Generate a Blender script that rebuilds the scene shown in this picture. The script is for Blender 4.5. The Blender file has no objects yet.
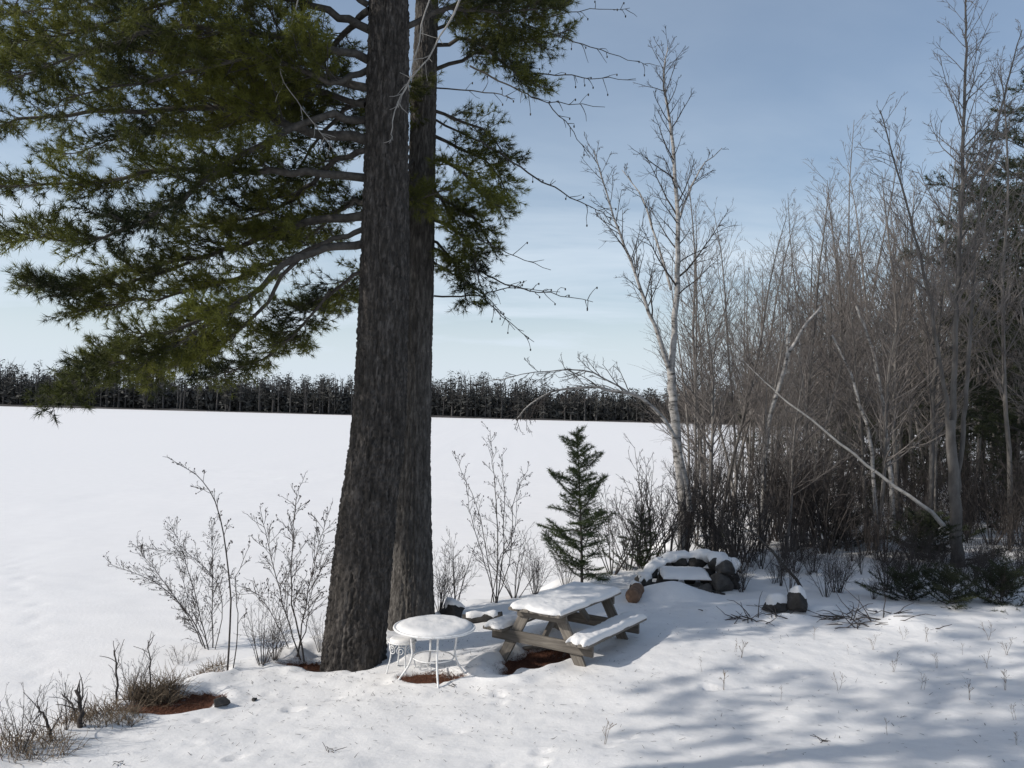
import bpy, bmesh, math, random
import numpy as np
from mathutils import Vector, Matrix

# ------------------------------------------------------------------ camera, sky, sun, exposure
S = bpy.context.scene
COL = S.collection
FPX, W, H = 830.0, 1024, 768
CAM = Vector((0.0, 0.0, 3.2))
PITCH, ROLL = math.radians(1.75), math.radians(1.5)
cd = bpy.data.cameras.new('camera'); cam = bpy.data.objects.new('camera', cd); COL.objects.link(cam)
RM = Matrix.Rotation(math.radians(90) + PITCH, 3, 'X') @ Matrix.Rotation(ROLL, 3, 'Z')
cam.matrix_world = Matrix.Translation(CAM) @ RM.to_4x4()
cd.sensor_width = 36.0; cd.lens = FPX / W * 36.0; cd.clip_start = 0.05; cd.clip_end = 4000
S.camera = cam

SUN_EL = math.radians(31.0)
SHX, SHY = 1.0, 0.28                      # ground direction in which shadows fall
SUN_AZ = math.atan2(-SHX, -SHY)
world = bpy.data.worlds.new('World'); S.world = world; world.use_nodes = True
wn = world.node_tree.nodes; wl = world.node_tree.links
bg = wn['Background']; bg.inputs['Strength'].default_value = 0.132
sky = wn.new('ShaderNodeTexSky'); sky.sky_type = 'NISHITA'; sky.sun_disc = False
sky.sun_elevation = SUN_EL; sky.sun_rotation = SUN_AZ % (2 * math.pi)
sky.air_density = 1.0; sky.dust_density = 1.2; sky.ozone_density = 0.9
tc = wn.new('ShaderNodeTexCoord'); sx = wn.new('ShaderNodeSeparateXYZ'); wl.new(tc.outputs['Generated'], sx.inputs[0])
def wmath(op, a, b=None, clamp=False):
    n = wn.new('ShaderNodeMath'); n.operation = op; n.use_clamp = clamp
    for i, v in enumerate((a, b)):
        if v is None: continue
        if isinstance(v, (int, float)): n.inputs[i].default_value = v
        else: wl.new(v, n.inputs[i])
    return n.outputs[0]
zz = wmath('ADD', wmath('MAXIMUM', sx.outputs['Z'], 0.0), 0.09)
cx = wmath('DIVIDE', sx.outputs['X'], zz); cy = wmath('DIVIDE', sx.outputs['Y'], zz)
cv = wn.new('ShaderNodeCombineXYZ'); wl.new(wmath('MULTIPLY', cx, 0.6), cv.inputs[0]); wl.new(cy, cv.inputs[1])
cn = wn.new('ShaderNodeTexNoise'); cn.inputs['Scale'].default_value = 0.8; cn.inputs['Detail'].default_value = 7
cn.inputs['Roughness'].default_value = 0.55; cn.inputs['Distortion'].default_value = 0.35; wl.new(cv.outputs[0], cn.inputs['Vector'])
cr = wn.new('ShaderNodeMapRange'); cr.inputs['From Min'].default_value = 0.38; cr.inputs['From Max'].default_value = 0.74
wl.new(cn.outputs['Fac'], cr.inputs['Value'])
hz = wn.new('ShaderNodeMapRange'); hz.interpolation_type = 'SMOOTHSTEP'   # the thin cloud deck thickens towards the horizon
hz.inputs['From Min'].default_value = 0.40; hz.inputs['From Max'].default_value = 0.12
hz.inputs['To Min'].default_value = 0.24; hz.inputs['To Max'].default_value = 1.0
wl.new(sx.outputs['Z'], hz.inputs['Value'])
h2 = wn.new('ShaderNodeMapRange'); h2.interpolation_type = 'SMOOTHSTEP'; h2.inputs['From Min'].default_value = 0.20; h2.inputs['From Max'].default_value = 0.02
h2.inputs['To Max'].default_value = 0.88; wl.new(sx.outputs['Z'], h2.inputs['Value'])
cf = wmath('MAXIMUM', wmath('MULTIPLY', wmath('ADD', wmath('MULTIPLY', cr.outputs[0], 1.0), 0.24), hz.outputs[0], True), h2.outputs[0], True)
cm = wn.new('ShaderNodeMixRGB'); cm.inputs['Color2'].default_value = (5.45, 6.2, 7.0, 1)
wl.new(cf, cm.inputs['Fac']); wl.new(sky.outputs[0], cm.inputs['Color1']); wl.new(cm.outputs[0], bg.inputs['Color'])

sd = bpy.data.lights.new('sun', 'SUN'); sd.energy = 3.6; sd.angle = math.radians(0.6); sd.color = (1.0, 0.95, 0.88)
sun = bpy.data.objects.new('sun', sd); COL.objects.link(sun)
to_sun = Vector((math.sin(SUN_AZ) * math.cos(SUN_EL), math.cos(SUN_AZ) * math.cos(SUN_EL), math.sin(SUN_EL)))
sun.rotation_euler = to_sun.to_track_quat('Z', 'Y').to_euler(); sun.location = (-30, -10, 30)
vs = S.view_settings; vs.view_transform = 'Standard'; vs.look = 'None'; vs.exposure = 0.0; vs.gamma = 1.0
vs.use_curve_mapping = False
S.cycles.max_bounces = 4; S.cycles.diffuse_bounces = 2

# ------------------------------------------------------------------ helpers
def ray(px, py):
    d = RM @ Vector(((px - W / 2) / FPX, -(py - H / 2) / FPX, -1.0))
    return d
def at(px, py, depth):                   # point on the pixel's ray at forward distance depth (world y)
    d = ray(px, py); return CAM + d * (depth / d.y)
def proj(p):
    c = RM.transposed() @ (Vector(p) - CAM)
    return (W / 2 + FPX * c.x / -c.z, H / 2 - FPX * c.y / -c.z)

def lattice(seed, n=256):
    return np.random.RandomState(seed).rand(n, n) * 2 - 1
LATS = [lattice(900 + i) for i in range(8)]
def vnoise(x, y, seed=0, perx=256):
    L = LATS[seed % 8]; x = np.asarray(x, float); y = np.asarray(y, float)
    xi = np.floor(x).astype(int); yi = np.floor(y).astype(int); fx = x - xi; fy = y - yi
    fx = fx * fx * (3 - 2 * fx); fy = fy * fy * (3 - 2 * fy)
    x0 = xi % perx; x1 = (xi + 1) % perx; y0 = yi % 256; y1 = (yi + 1) % 256
    return (L[x0, y0] * (1 - fx) + L[x1, y0] * fx) * (1 - fy) + (L[x0, y1] * (1 - fx) + L[x1, y1] * fx) * fy
def fbm(x, y, seed=0, oct=4):
    s = 0; a = 1.0
    for i in range(oct):
        s = s + a * vnoise(x * 2 ** i + 17.3 * i, y * 2 ** i + 5.1 * i, seed + i); a *= 0.5
    return s
def sstep(a, b, x):
    t = np.clip((x - a) / (b - a), 0, 1); return t * t * (3 - 2 * t)

def mesh_np(name, V, groups, mat=None, smooth=True):
    V = np.asarray(V, np.float32).reshape(-1, 3)
    me = bpy.data.meshes.new(name)
    me.vertices.add(len(V)); me.vertices.foreach_set('co', V.ravel())
    groups = [np.asarray(g, np.int32) for g in groups if len(g)]
    loops = np.concatenate([g.ravel() for g in groups]) if groups else np.zeros(0, np.int32)
    tot = np.concatenate([np.full(len(g), g.shape[1], np.int32) for g in groups]) if groups else np.zeros(0, np.int32)
    st = np.concatenate([[0], np.cumsum(tot)[:-1]]).astype(np.int32)
    me.loops.add(len(loops)); me.loops.foreach_set('vertex_index', loops)
    me.polygons.add(len(tot)); me.polygons.foreach_set('loop_start', st)
    me.polygons.foreach_set('use_smooth', np.full(len(tot), smooth, bool))
    me.update(calc_edges=True); me.validate()
    if mat: me.materials.append(mat)
    return me
def link(name, me, parent=None, loc=None):
    o = bpy.data.objects.new(name, me); COL.objects.link(o)
    if parent is not None: o.parent = parent
    if loc is not None: o.location = loc
    return o
def tag(o, label=None, cat=None, group=None, kind=None):
    for k, v in (('label', label), ('category', cat), ('group', group), ('kind', kind)):
        if v: o[k] = v
    return o
def thing(name, label, cat, loc=(0, 0, 0), group=None, rz=0.0):
    o = bpy.data.objects.new(name, None); COL.objects.link(o); o.location = loc; o.rotation_euler = (0, 0, rz)
    o.empty_display_size = 0.2
    return tag(o, label, cat, group)

def xcross(a, b):
    return np.stack([a[:, 1] * b[:, 2] - a[:, 2] * b[:, 1], a[:, 2] * b[:, 0] - a[:, 0] * b[:, 2], a[:, 0] * b[:, 1] - a[:, 1] * b[:, 0]], 1)
class TB:                                # collects tubes
    def __init__(s): s.V = []; s.Q = []; s.T = []; s.n = 0
    def tube(s, P, R, n=6, cap=False):
        P = np.asarray(P, float); R = np.broadcast_to(np.asarray(R, float), (len(P),))
        T = np.empty_like(P); T[0] = P[1] - P[0]; T[-1] = P[-1] - P[-2]; T[1:-1] = P[2:] - P[:-2]
        T /= np.sqrt((T * T).sum(1))[:, None] + 1e-9
        m = np.abs(T.mean(0)); ref = np.zeros(3); ref[int(np.argmin(m))] = 1
        A = xcross(T, ref[None]); A /= np.sqrt((A * A).sum(1))[:, None] + 1e-9
        B = xcross(T, A); th = np.arange(n) * 2 * math.pi / n
        ring = P[:, None] + R[:, None, None] * (A[:, None] * np.cos(th)[None, :, None] + B[:, None] * np.sin(th)[None, :, None])
        m_ = len(P); idx = s.n + np.arange(m_ * n).reshape(m_, n); nx = np.roll(idx, -1, 1)
        s.V.append(ring.reshape(-1, 3)); s.Q.append(np.stack([idx[:-1], idx[1:], nx[1:], nx[:-1]], -1).reshape(-1, 4))
        s.n += m_ * n
        if cap:
            for ri, k in ((0, 1), (m_ - 1, -1)):
                s.V.append(P[ri][None]); c = s.n; s.n += 1
                s.T.append(np.stack([np.full(n, c), idx[ri][::k], nx[ri][::k]] if k == 1 else [np.full(n, c), nx[ri], idx[ri]], -1))
    def sticks(s, P0, P1, r0, r1):       # many straight three-sided twigs at once
        N = len(P0)
        if not N: return
        T = P1 - P0; T /= np.sqrt((T * T).sum(1))[:, None] + 1e-9
        ref = np.where(np.abs(T[:, 2:3]) < 0.8, np.array([[0, 0, 1.0]]), np.array([[1.0, 0, 0]]))
        A = xcross(T, ref); A /= np.sqrt((A * A).sum(1))[:, None] + 1e-9; B = xcross(T, A)
        V = np.empty((N, 6, 3))
        for j in range(3):
            o = A * math.cos(j * 2.0944) + B * math.sin(j * 2.0944); V[:, j] = P0 + o * r0; V[:, 3 + j] = P1 + o * r1
        b = s.n + np.arange(N) * 6
        for j in range(3): k = (j + 1) % 3; s.Q.append(np.stack([b + j, b + 3 + j, b + 3 + k, b + k], -1))
        s.V.append(V.reshape(-1, 3)); s.n += 6 * N
    def mesh(s, name, mat, smooth=True):
        V = np.concatenate(s.V) if s.V else np.zeros((0, 3))
        g = []
        if s.Q: g.append(np.concatenate(s.Q))
        if s.T: g.append(np.concatenate(s.T))
        return mesh_np(name, V, g, mat, smooth)

def unit(v): return v / (math.sqrt(float(v[0] * v[0] + v[1] * v[1] + v[2] * v[2])) + 1e-9)
def bez(P, n):                           # Catmull-Rom through control points
    P = np.asarray(P, float)
    if len(P) == 2: return P[0] + (P[1] - P[0]) * np.linspace(0, 1, n)[:, None]
    Q = np.vstack([2 * P[0] - P[1], P, 2 * P[-1] - P[-2]]); out = []
    u = np.linspace(0, len(P) - 1 - 1e-6, n)
    for t in u:
        i = int(t); f = t - i; a, b, c, d = Q[i:i + 4]
        out.append(0.5 * (2 * b + (c - a) * f + (2 * a - 5 * b + 4 * c - d) * f * f + (3 * b - a - 3 * c + d) * f ** 3))
    return np.array(out)

# ------------------------------------------------------------------ materials
def mat_new(name):
    m = bpy.data.materials.new(name); m.use_nodes = True
    return m, m.node_tree.nodes, m.node_tree.links, m.node_tree.nodes['Principled BSDF']
def ramp(n, stops):
    r = n.new('ShaderNodeValToRGB'); e = r.color_ramp.elements
    while len(e) < len(stops): e.new(0.5)
    for k, (p, c) in enumerate(stops): e[k].position = p; e[k].color = (*c, 1)
    return r
def noise_mat(name, stops, scale=(8, 8, 8), detail=6, rough=0.85, bump=0.3, bscale=None, bdist=0.01, spec=0.3, obj_random=0.0):
    m, n, l, b = mat_new(name)
    t = n.new('ShaderNodeTexCoord'); mp = n.new('ShaderNodeMapping'); mp.inputs['Scale'].default_value = scale
    l.new(t.outputs['Object'], mp.inputs[0])
    nz = n.new('ShaderNodeTexNoise'); nz.inputs['Scale'].default_value = 1; nz.inputs['Detail'].default_value = detail
    nz.inputs['Roughness'].default_value = 0.6
    l.new(mp.outputs[0], nz.inputs['Vector'])
    r = ramp(n, stops); l.new(nz.outputs['Fac'], r.inputs[0])
    col = r.outputs[0]
    if obj_random:
        oi = n.new('ShaderNodeObjectInfo'); mr = n.new('ShaderNodeMapRange'); mr.inputs['To Min'].default_value = 1 - obj_random; mr.inputs['To Max'].default_value = 1 + obj_random
        l.new(oi.outputs['Random'], mr.inputs[0])
        hs = n.new('ShaderNodeHueSaturation'); l.new(mr.outputs[0], hs.inputs['Value']); l.new(col, hs.inputs['Color']); col = hs.outputs[0]
    l.new(col, b.inputs['Base Color']); b.inputs['Roughness'].default_value = rough
    b.inputs['Specular IOR Level'].default_value = spec
    if bump:
        n2 = n.new('ShaderNodeTexNoise'); n2.inputs['Detail'].default_value = 5; n2.inputs['Scale'].default_value = 1
        mp2 = n.new('ShaderNodeMapping'); mp2.inputs['Scale'].default_value = bscale or tuple(3 * s for s in scale)
        l.new(t.outputs['Object'], mp2.inputs[0]); l.new(mp2.outputs[0], n2.inputs['Vector'])
        bp = n.new('ShaderNodeBump'); bp.inputs['Strength'].default_value = bump; bp.inputs['Distance'].default_value = bdist
        l.new(n2.outputs['Fac'], bp.inputs['Height']); l.new(bp.outputs[0], b.inputs['Normal'])
    return m
def snow_mat(name, c=(0.775, 0.762, 0.748)):
    m, n, l, b = mat_new(name)
    t = n.new('ShaderNodeTexCoord')
    a = n.new('ShaderNodeTexNoise'); a.inputs['Scale'].default_value = 2.2; a.inputs['Detail'].default_value = 8; l.new(t.outputs['Object'], a.inputs['Vector'])
    r = ramp(n, [(0.3, tuple(x * 0.965 for x in c)), (0.7, c)]); l.new(a.outputs['Fac'], r.inputs[0]); l.new(r.outputs[0], b.inputs['Base Color'])
    b.inputs['Roughness'].default_value = 0.75; b.inputs['Specular IOR Level'].default_value = 0.2
    f = n.new('ShaderNodeTexNoise'); f.inputs['Scale'].default_value = 14; f.inputs['Detail'].default_value = 9; f.inputs['Roughness'].default_value = 0.65
    l.new(t.outputs['Object'], f.inputs['Vector'])
    bp = n.new('ShaderNodeBump'); bp.inputs['Strength'].default_value = 0.36; bp.inputs['Distance'].default_value = 0.025
    l.new(f.outputs['Fac'], bp.inputs['Height']); l.new(bp.outputs[0], b.inputs['Normal'])
    return m
def needle_mat(name, dark, light, scale=1.1, trans=0.3):
    m, n, l, b = mat_new(name)
    t = n.new('ShaderNodeTexCoord'); nz = n.new('ShaderNodeTexNoise'); nz.inputs['Scale'].default_value = scale; nz.inputs['Detail'].default_value = 4
    l.new(t.outputs['Object'], nz.inputs['Vector'])
    r = ramp(n, [(0.36, dark), (0.68, light)]); l.new(nz.outputs['Fac'], r.inputs[0]); l.new(r.outputs[0], b.inputs['Base Color'])
    b.inputs['Roughness'].default_value = 0.6; b.inputs['Specular IOR Level'].default_value = 0.25
    tr = n.new('ShaderNodeBsdfTranslucent'); l.new(r.outputs[0], tr.inputs['Color'])
    mx = n.new('ShaderNodeMixShader'); mx.inputs[0].default_value = trans
    l.new(b.outputs[0], mx.inputs[1]); l.new(tr.outputs[0], mx.inputs[2]); l.new(mx.outputs[0], n['Material Output'].inputs['Surface'])
    return m
M = {}
M['snow'] = snow_mat('snow')
M['lake'] = snow_mat('lake_snow', (0.85, 0.832, 0.812))
M['pine_bark'] = noise_mat('pine_bark', [(0.30, (0.018, 0.016, 0.014)), (0.5, (0.045, 0.040, 0.036)), (0.72, (0.125, 0.113, 0.103))], (22, 22, 5), 7, 0.95, 0.9, (60, 60, 18), 0.02)
M['pine_bark_grey'] = noise_mat('grey_pine_bark', [(0.30, (0.03, 0.027, 0.025)), (0.5, (0.072, 0.066, 0.06)), (0.72, (0.16, 0.148, 0.136))], (24, 24, 5), 7, 0.95, 0.9, (60, 60, 18), 0.02)
M['limb_bark'] = noise_mat('limb_bark', [(0.3, (0.03, 0.027, 0.024)), (0.7, (0.085, 0.078, 0.07))], (12, 12, 12), 5, 0.9, 0.4)
M['dead_bark'] = noise_mat('dead_bark', [(0.3, (0.20, 0.19, 0.18)), (0.7, (0.34, 0.33, 0.31))], (12, 12, 12), 5, 0.9, 0.3)
M['grey_bark'] = noise_mat('grey_bark', [(0.3, (0.085, 0.077, 0.07)), (0.7, (0.21, 0.195, 0.18))], (7, 7, 3), 6, 0.9, 0.3, obj_random=0.3)
M['twig'] = noise_mat('twig_bark', [(0.3, (0.10, 0.088, 0.08)), (0.7, (0.19, 0.17, 0.157))], (4, 4, 4), 3, 0.9, 0, obj_random=0.25)
M['shrub'] = noise_mat('shrub_bark', [(0.3, (0.036, 0.031, 0.028)), (0.7, (0.088, 0.076, 0.07))], (6, 6, 6), 3, 0.9, 0, obj_random=0.3)
M['birch'] = noise_mat('birch_bark', [(0.36, (0.05, 0.045, 0.04)), (0.45, (0.24, 0.228, 0.215)), (0.75, (0.46, 0.44, 0.415))], (5, 5, 14), 6, 0.8, 0.2)
M['needles'] = needle_mat('pine_needles', (0.020, 0.028, 0.011), (0.19, 0.20, 0.04), 0.85, 0.40)  # clump tone, with sunlit tips and dark crown interior painted into its contrast
M['fir'] = needle_mat('fir_needles', (0.035, 0.055, 0.022), (0.085, 0.11, 0.035), 1.4, 0.25)
M['spruce'] = needle_mat('dark_conifer_needles', (0.022, 0.030, 0.018), (0.06, 0.07, 0.032), 0.7, 0.2)
M['litter'] = noise_mat('needle_litter', [(0.3, (0.085, 0.035, 0.02)), (0.55, (0.17, 0.072, 0.043)), (0.8, (0.30, 0.18, 0.11))], (30, 30, 30), 6, 1.0, 0.9, (70, 70, 70), 0.02)
M['grass'] = noise_mat('dry_grass', [(0.3, (0.11, 0.08, 0.055)), (0.7, (0.23, 0.18, 0.125))], (5, 5, 5), 3, 0.9, 0)
M['stone'] = noise_mat('field_stone', [(0.3, (0.026, 0.024, 0.022)), (0.6, (0.065, 0.061, 0.057)), (0.8, (0.14, 0.13, 0.12))], (7, 7, 7), 8, 0.9, 0.7, (24, 24, 24), 0.02, obj_random=0.3)
M['wood'] = noise_mat('weathered_wood', [(0.28, (0.08, 0.07, 0.06)), (0.55, (0.17, 0.152, 0.13)), (0.75, (0.28, 0.25, 0.21))], (30, 2.2, 30), 7, 0.85, 0.5, (80, 5, 80), 0.006, obj_random=0.2)
M['log'] = noise_mat('cut_log', [(0.3, (0.10, 0.06, 0.04)), (0.7, (0.24, 0.15, 0.10))], (12, 12, 12), 6, 0.9, 0.5)
M['white_iron'] = noise_mat('white_painted_iron', [(0.30, (0.55, 0.54, 0.52)), (0.5, (0.76, 0.76, 0.75)), (0.8, (0.80, 0.80, 0.79))], (20, 20, 20), 6, 0.45, 0.15)
M['far_conifer'] = noise_mat('far_conifer', [(0.35, (0.040, 0.041, 0.039)), (0.65, (0.082, 0.080, 0.073))], (0.12, 0.12, 0.2), 5, 0.95, 0)  # conifer green dulled to grey: distance haze put into the colour
M['far_bark'] = noise_mat('far_bark', [(0.35, (0.045, 0.043, 0.043)), (0.65, (0.08, 0.077, 0.075))], (0.4, 0.4, 0.1), 5, 0.95, 0)
M['iron'] = noise_mat('rusty_iron', [(0.3, (0.03, 0.02, 0.016)), (0.7, (0.10, 0.05, 0.03))], (20, 20, 20), 5, 0.8, 0.3)

# ------------------------------------------------------------------ ground, lake, sky-line
LAKE_Z = -1.30
EDGE = np.array([(-90, -40), (-40, -9), (-14, 2.6), (-8.0, 5.2), (-5.2, 6.4), (-4.75, 8.0), (-4.35, 9.4), (-3.65, 10.7), (-2.75, 11.9), (-1.7, 13.5),
                 (0.2, 14.3), (1.7, 15.7), (3.2, 18), (5.6, 24), (9.5, 36), (19, 62), (42, 100), (95, 165), (260, 330), (420, 420)], float)
def edge_dist(x, y):
    x = np.asarray(x, float); y = np.asarray(y, float)
    best = np.full(x.shape, 1e9); sgn = np.ones(x.shape)
    for (ax, ay), (bx, by) in zip(EDGE[:-1], EDGE[1:]):
        dx, dy = bx - ax, by - ay
        t = np.clip(((x - ax) * dx + (y - ay) * dy) / (dx * dx + dy * dy), 0, 1)
        qx = x - ax - t * dx; qy = y - ay - t * dy; d = np.hypot(qx, qy)
        s = np.where(dx * (y - ay) - dy * (x - ax) < 0, 1.0, -1.0)
        u = d < best - 1e-9; best = np.where(u, d, best); sgn = np.where(u, s, sgn)
    return best * sgn
DIPS = []          # (x, y, rx, ry, rot, depth)
MOUNDS = []
def abs_box(x, y, cx_, cy_, m_): return x.min() > cx_ + m_ or x.max() < cx_ - m_ or y.min() > cy_ + m_ or y.max() < cy_ - m_
def ground_z(x, y, fine=True):
    x = np.asarray(x, float); y = np.asarray(y, float)
    u = np.clip((9.6 - y) / 9.6, 0, 2.0)
    land = 1.55 * u ** 1.5 + 0.115 * (x + 0.7) / (1 + np.abs(x + 0.7) * 0.16) + 0.012 * np.clip(y - 14, 0, 60)
    land = land + 0.05 * fbm(x * 0.5, y * 0.5, 0, 2) * sstep(3, 6, y)
    d = edge_dist(x, y) + 0.22 * vnoise(x * 1.1, y * 1.1, 3) + 0.1 * vnoise(x * 3, y * 3, 4)
    k = sstep(-1.7, 0.15, d)
    land = land + 0.075 * np.exp(-((d - 0.3) / 0.28) ** 2) * sstep(5, 7, y) * sstep(13, 11, y)
    if fine:
        land = land + 0.016 * fbm(x * 2.1, y * 2.1, 1, 3) + 0.005 * fbm(x * 9, y * 9, 2, 2)
        for (cx_, cy_, rx, ry, rot, dep) in DIPS:
            m_ = 2.2 * max(rx, ry)
            if abs_box(x, y, cx_, cy_, m_): continue
            c, s = math.cos(rot), math.sin(rot); a = ((x - cx_) * c + (y - cy_) * s) / rx; b = (-(x - cx_) * s + (y - cy_) * c) / ry
            r = np.sqrt(a * a + b * b) + 0.22 * vnoise(x * 5, y * 5, 5)
            land = land - dep * sstep(1.25, 0.75, r) + 0.25 * dep * np.exp(-((r - 1.4) / 0.18) ** 2)
        for (cx_, cy_, rx, ry, rot, hh) in MOUNDS:
            if abs_box(x, y, cx_, cy_, 3 * max(rx, ry)): continue
            c, s = math.cos(rot), math.sin(rot); a = ((x - cx_) * c + (y - cy_) * s) / rx; b = (-(x - cx_) * s + (y - cy_) * c) / ry
            land = land + hh * np.exp(-(a * a + b * b))
    return land * k + (LAKE_Z - 0.35) * (1 - k)
def gz(x, y): return float(ground_z(np.array([x]), np.array([y]))[0])
def hit(px, py):
    d = ray(px, py); lo, hi = 4.0, 70.0
    for n, fine in ((500, False), (300, True)):
        s = np.linspace(lo, hi, n); k = s / d.y; X = CAM.x + d.x * k; Y = CAM.y + d.y * k; Z = CAM.z + d.z * k
        b = np.nonzero(Z <= ground_z(X, Y, fine))[0]; i = b[0] if len(b) else n - 1
        lo, hi = max(4.0, s[i] - 1.2), s[i] + 1.2
    return Vector((X[i], Y[i], Z[i]))

PINE_A = hit(352, 655); PINE_B = hit(411, 620)
RT = hit(433, 676)
PT_C = Vector((0.80, 10.90, 0)); PT_A = math.atan2(0.84, 0.54) - math.pi / 2     # picnic table centre and turn
FIRE = hit(690, 592)
base0 = gz(PT_C.x, PT_C.y)
DIPS += [(RT.x + 0.02, RT.y + 0.0, 0.37, 0.22, 0.0, 0.075),
         (PT_C.x - 0.28, PT_C.y - 0.15, 0.85, 0.40, PT_A + math.pi / 2, 0.17)]
lp = [hit(176, 700), hit(302, 660), hit(205, 673), hit(285, 657)]
for p, (rx, ry) in zip(lp, ((0.46, 0.30), (0.3, 0.24), (0.24, 0.15), (0.26, 0.18))):
    DIPS.append((p.x, p.y, rx, ry, 0.4, 0.09))
DIPS += [(PINE_A.x, PINE_A.y, 0.62, 0.6, 0, 0.10), (PINE_B.x, PINE_B.y, 0.5, 0.5, 0, 0.08)]
rg = random.Random(5)
for k in range(26):                       # old animal and boot marks in the snow
    DIPS.append((rg.uniform(-3.2, 5.5), rg.uniform(6.3, 10), rg.uniform(0.05, 0.11), rg.uniform(0.04, 0.08), rg.uniform(0, 3), rg.uniform(0.015, 0.04)))
MOUNDS += [(FIRE.x - 0.35, FIRE.y - 0.22, 0.5, 0.38, 0.0, 0.22)]
for px, py in ((760, 606), (820, 612), (870, 615), (730, 612), (905, 622), (785, 622)):
    q = hit(px, py); MOUNDS.append((q.x, q.y, rg.uniform(0.25, 0.5), rg.uniform(0.15, 0.25), 0, rg.uniform(0.06, 0.13)))

def axis(segs):
    a = []
    for lo, hi, st in segs: a += list(np.arange(lo, hi, st))
    return np.array(a + [segs[-1][1]])
def grid_obj(name, X, Y, Z, mat, keep=None):
    nx, ny = len(X), len(Y); XX, YY = np.meshgrid(X, Y, indexing='ij')
    V = np.stack([XX, YY, Z], -1).reshape(-1, 3); idx = np.arange(nx * ny).reshape(nx, ny)
    F = np.stack([idx[:-1, :-1], idx[1:, :-1], idx[1:, 1:], idx[:-1, 1:]], -1).reshape(-1, 4)
    if keep is not None: F = F[keep.reshape(-1)[F].any(1)]
    return link(name, mesh_np(name, V, [F], mat))
X = axis([(-80, -16, 4), (-16, -6, 0.25), (-6, 9, 0.05), (9, 24, 0.3), (24, 60, 1.5), (60, 420, 20)])
Y = axis([(-30, 4, 1.0), (4, 6, 0.1), (6, 16, 0.05), (16, 22, 0.15), (22, 50, 0.6), (50, 110, 3), (110, 430, 20)])
XX, YY = np.meshgrid(X, Y, indexing='ij')
Zg = ground_z(XX, YY)
tag(grid_obj('snowy_ground', X, Y, Zg, M['snow'], Zg > LAKE_Z - 0.3), kind='structure')

X = axis([(-1500, -60, 60), (-60, -20, 4), (-20, -2, 0.12), (-2, 8, 0.4), (8, 40, 4), (40, 1500, 60)])
Y = axis([(-200, 4, 20), (4, 22, 0.12), (22, 60, 1.0), (60, 700, 20)])
XX, YY = np.meshgrid(X, Y, indexing='ij')
Zl = LAKE_Z + 0.03 * fbm(XX * 0.22, YY * 0.5, 3, 3) + 0.012 * fbm(XX * 0.9, YY * 2.0, 5, 2)
a0, a1 = at(38, 705, 1), at(22, 580, 1)
def lake_hit(px, py):
    d = ray(px, py); k = (LAKE_Z - CAM.z) / d.z; return CAM + d * k
tr0, tr1, tr2 = lake_hit(62, 720), lake_hit(40, 640), lake_hit(8, 560)
for k in range(34):                       # a line of old tracks across the ice
    t = k / 33; p = tr0.lerp(tr1, t * 2) if t < .5 else tr1.lerp(tr2, t * 2 - 1)
    ox = 0.13 * (-1) ** k
    Zl -= 0.022 * (0.4 + rg.random()) * np.exp(-(((XX - p.x - ox - rg.uniform(-.1, .1)) / 0.12) ** 2 + ((YY - p.y - rg.uniform(-.2, .2)) / 0.16) ** 2))
tag(grid_obj('frozen_lake', X, Y, Zl, M['lake']), kind='structure')

# litter showing through the melted hollows
def litter(name, x, y, rx, ry, rot, dz, seed):
    r_ = np.random.RandomState(seed); n = 40; rings = 9; V = []; c, s = math.cos(rot), math.sin(rot)
    for i in range(rings + 1):
        for j in range(n):
            a = 2 * math.pi * j / n; f = i / rings * (1 + 0.12 * vnoise(np.array(j / n * 12), np.array(seed * 3.1), 2, 12))
            u, v = rx * f * math.cos(a), ry * f * math.sin(a); V.append((x + u * c - v * s, y + u * s + v * c, 0))
    V = np.array(V); zc = ground_z(V[:, 0], V[:, 1]); zr = gz(x, y)
    z = np.minimum(zc * 0.5 + zr * 0.5, zc + 0.05) + dz + 0.018 * fbm(V[:, 0] * 14, V[:, 1] * 14, 1, 3); V[:, 2] = z
    idx = np.arange((rings + 1) * n).reshape(rings + 1, n); nx_ = np.roll(idx, -1, 1)
    F = np.stack([idx[:-1], idx[1:], nx_[1:], nx_[:-1]], -1).reshape(-1, 4)
    # loose needles over it
    m = int(2600 * rx * ry / 0.1); a = r_.rand(m) * 6.283; f = np.sqrt(r_.rand(m)) * 1.05
    u = rx * f * np.cos(a); v = ry * f * np.sin(a); px = x + u * c - v * s; py = y + u * s + v * c
    pz = np.minimum(ground_z(px, py) * 0.5 + zr * 0.5, ground_z(px, py) + 0.04) + dz + 0.015 + 0.01 * r_.rand(m)
    B = np.stack([px, py, pz], -1); d = r_.randn(m, 3) * (1, 1, 0.25); d /= np.linalg.norm(d, axis=1, keepdims=True); L = 0.05 + 0.05 * r_.rand(m, 1)
    sd_ = np.cross(d, (0, 0, 1.0)) * 0.0028
    NV = np.stack([B - sd_, B + sd_, B + d * L], 1).reshape(-1, 3); NF = len(V) + np.arange(3 * m).reshape(-1, 3)
    return tag(link(name, mesh_np(name, np.vstack([V, NV]), [F, NF], M['litter'])), kind='stuff')
for k, D in enumerate(DIPS[:6]):
    litter('pine_needle_litter', D[0], D[1], D[2] * 1.12, D[3] * 1.12, D[4], 0.012, 40 + k)

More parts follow.
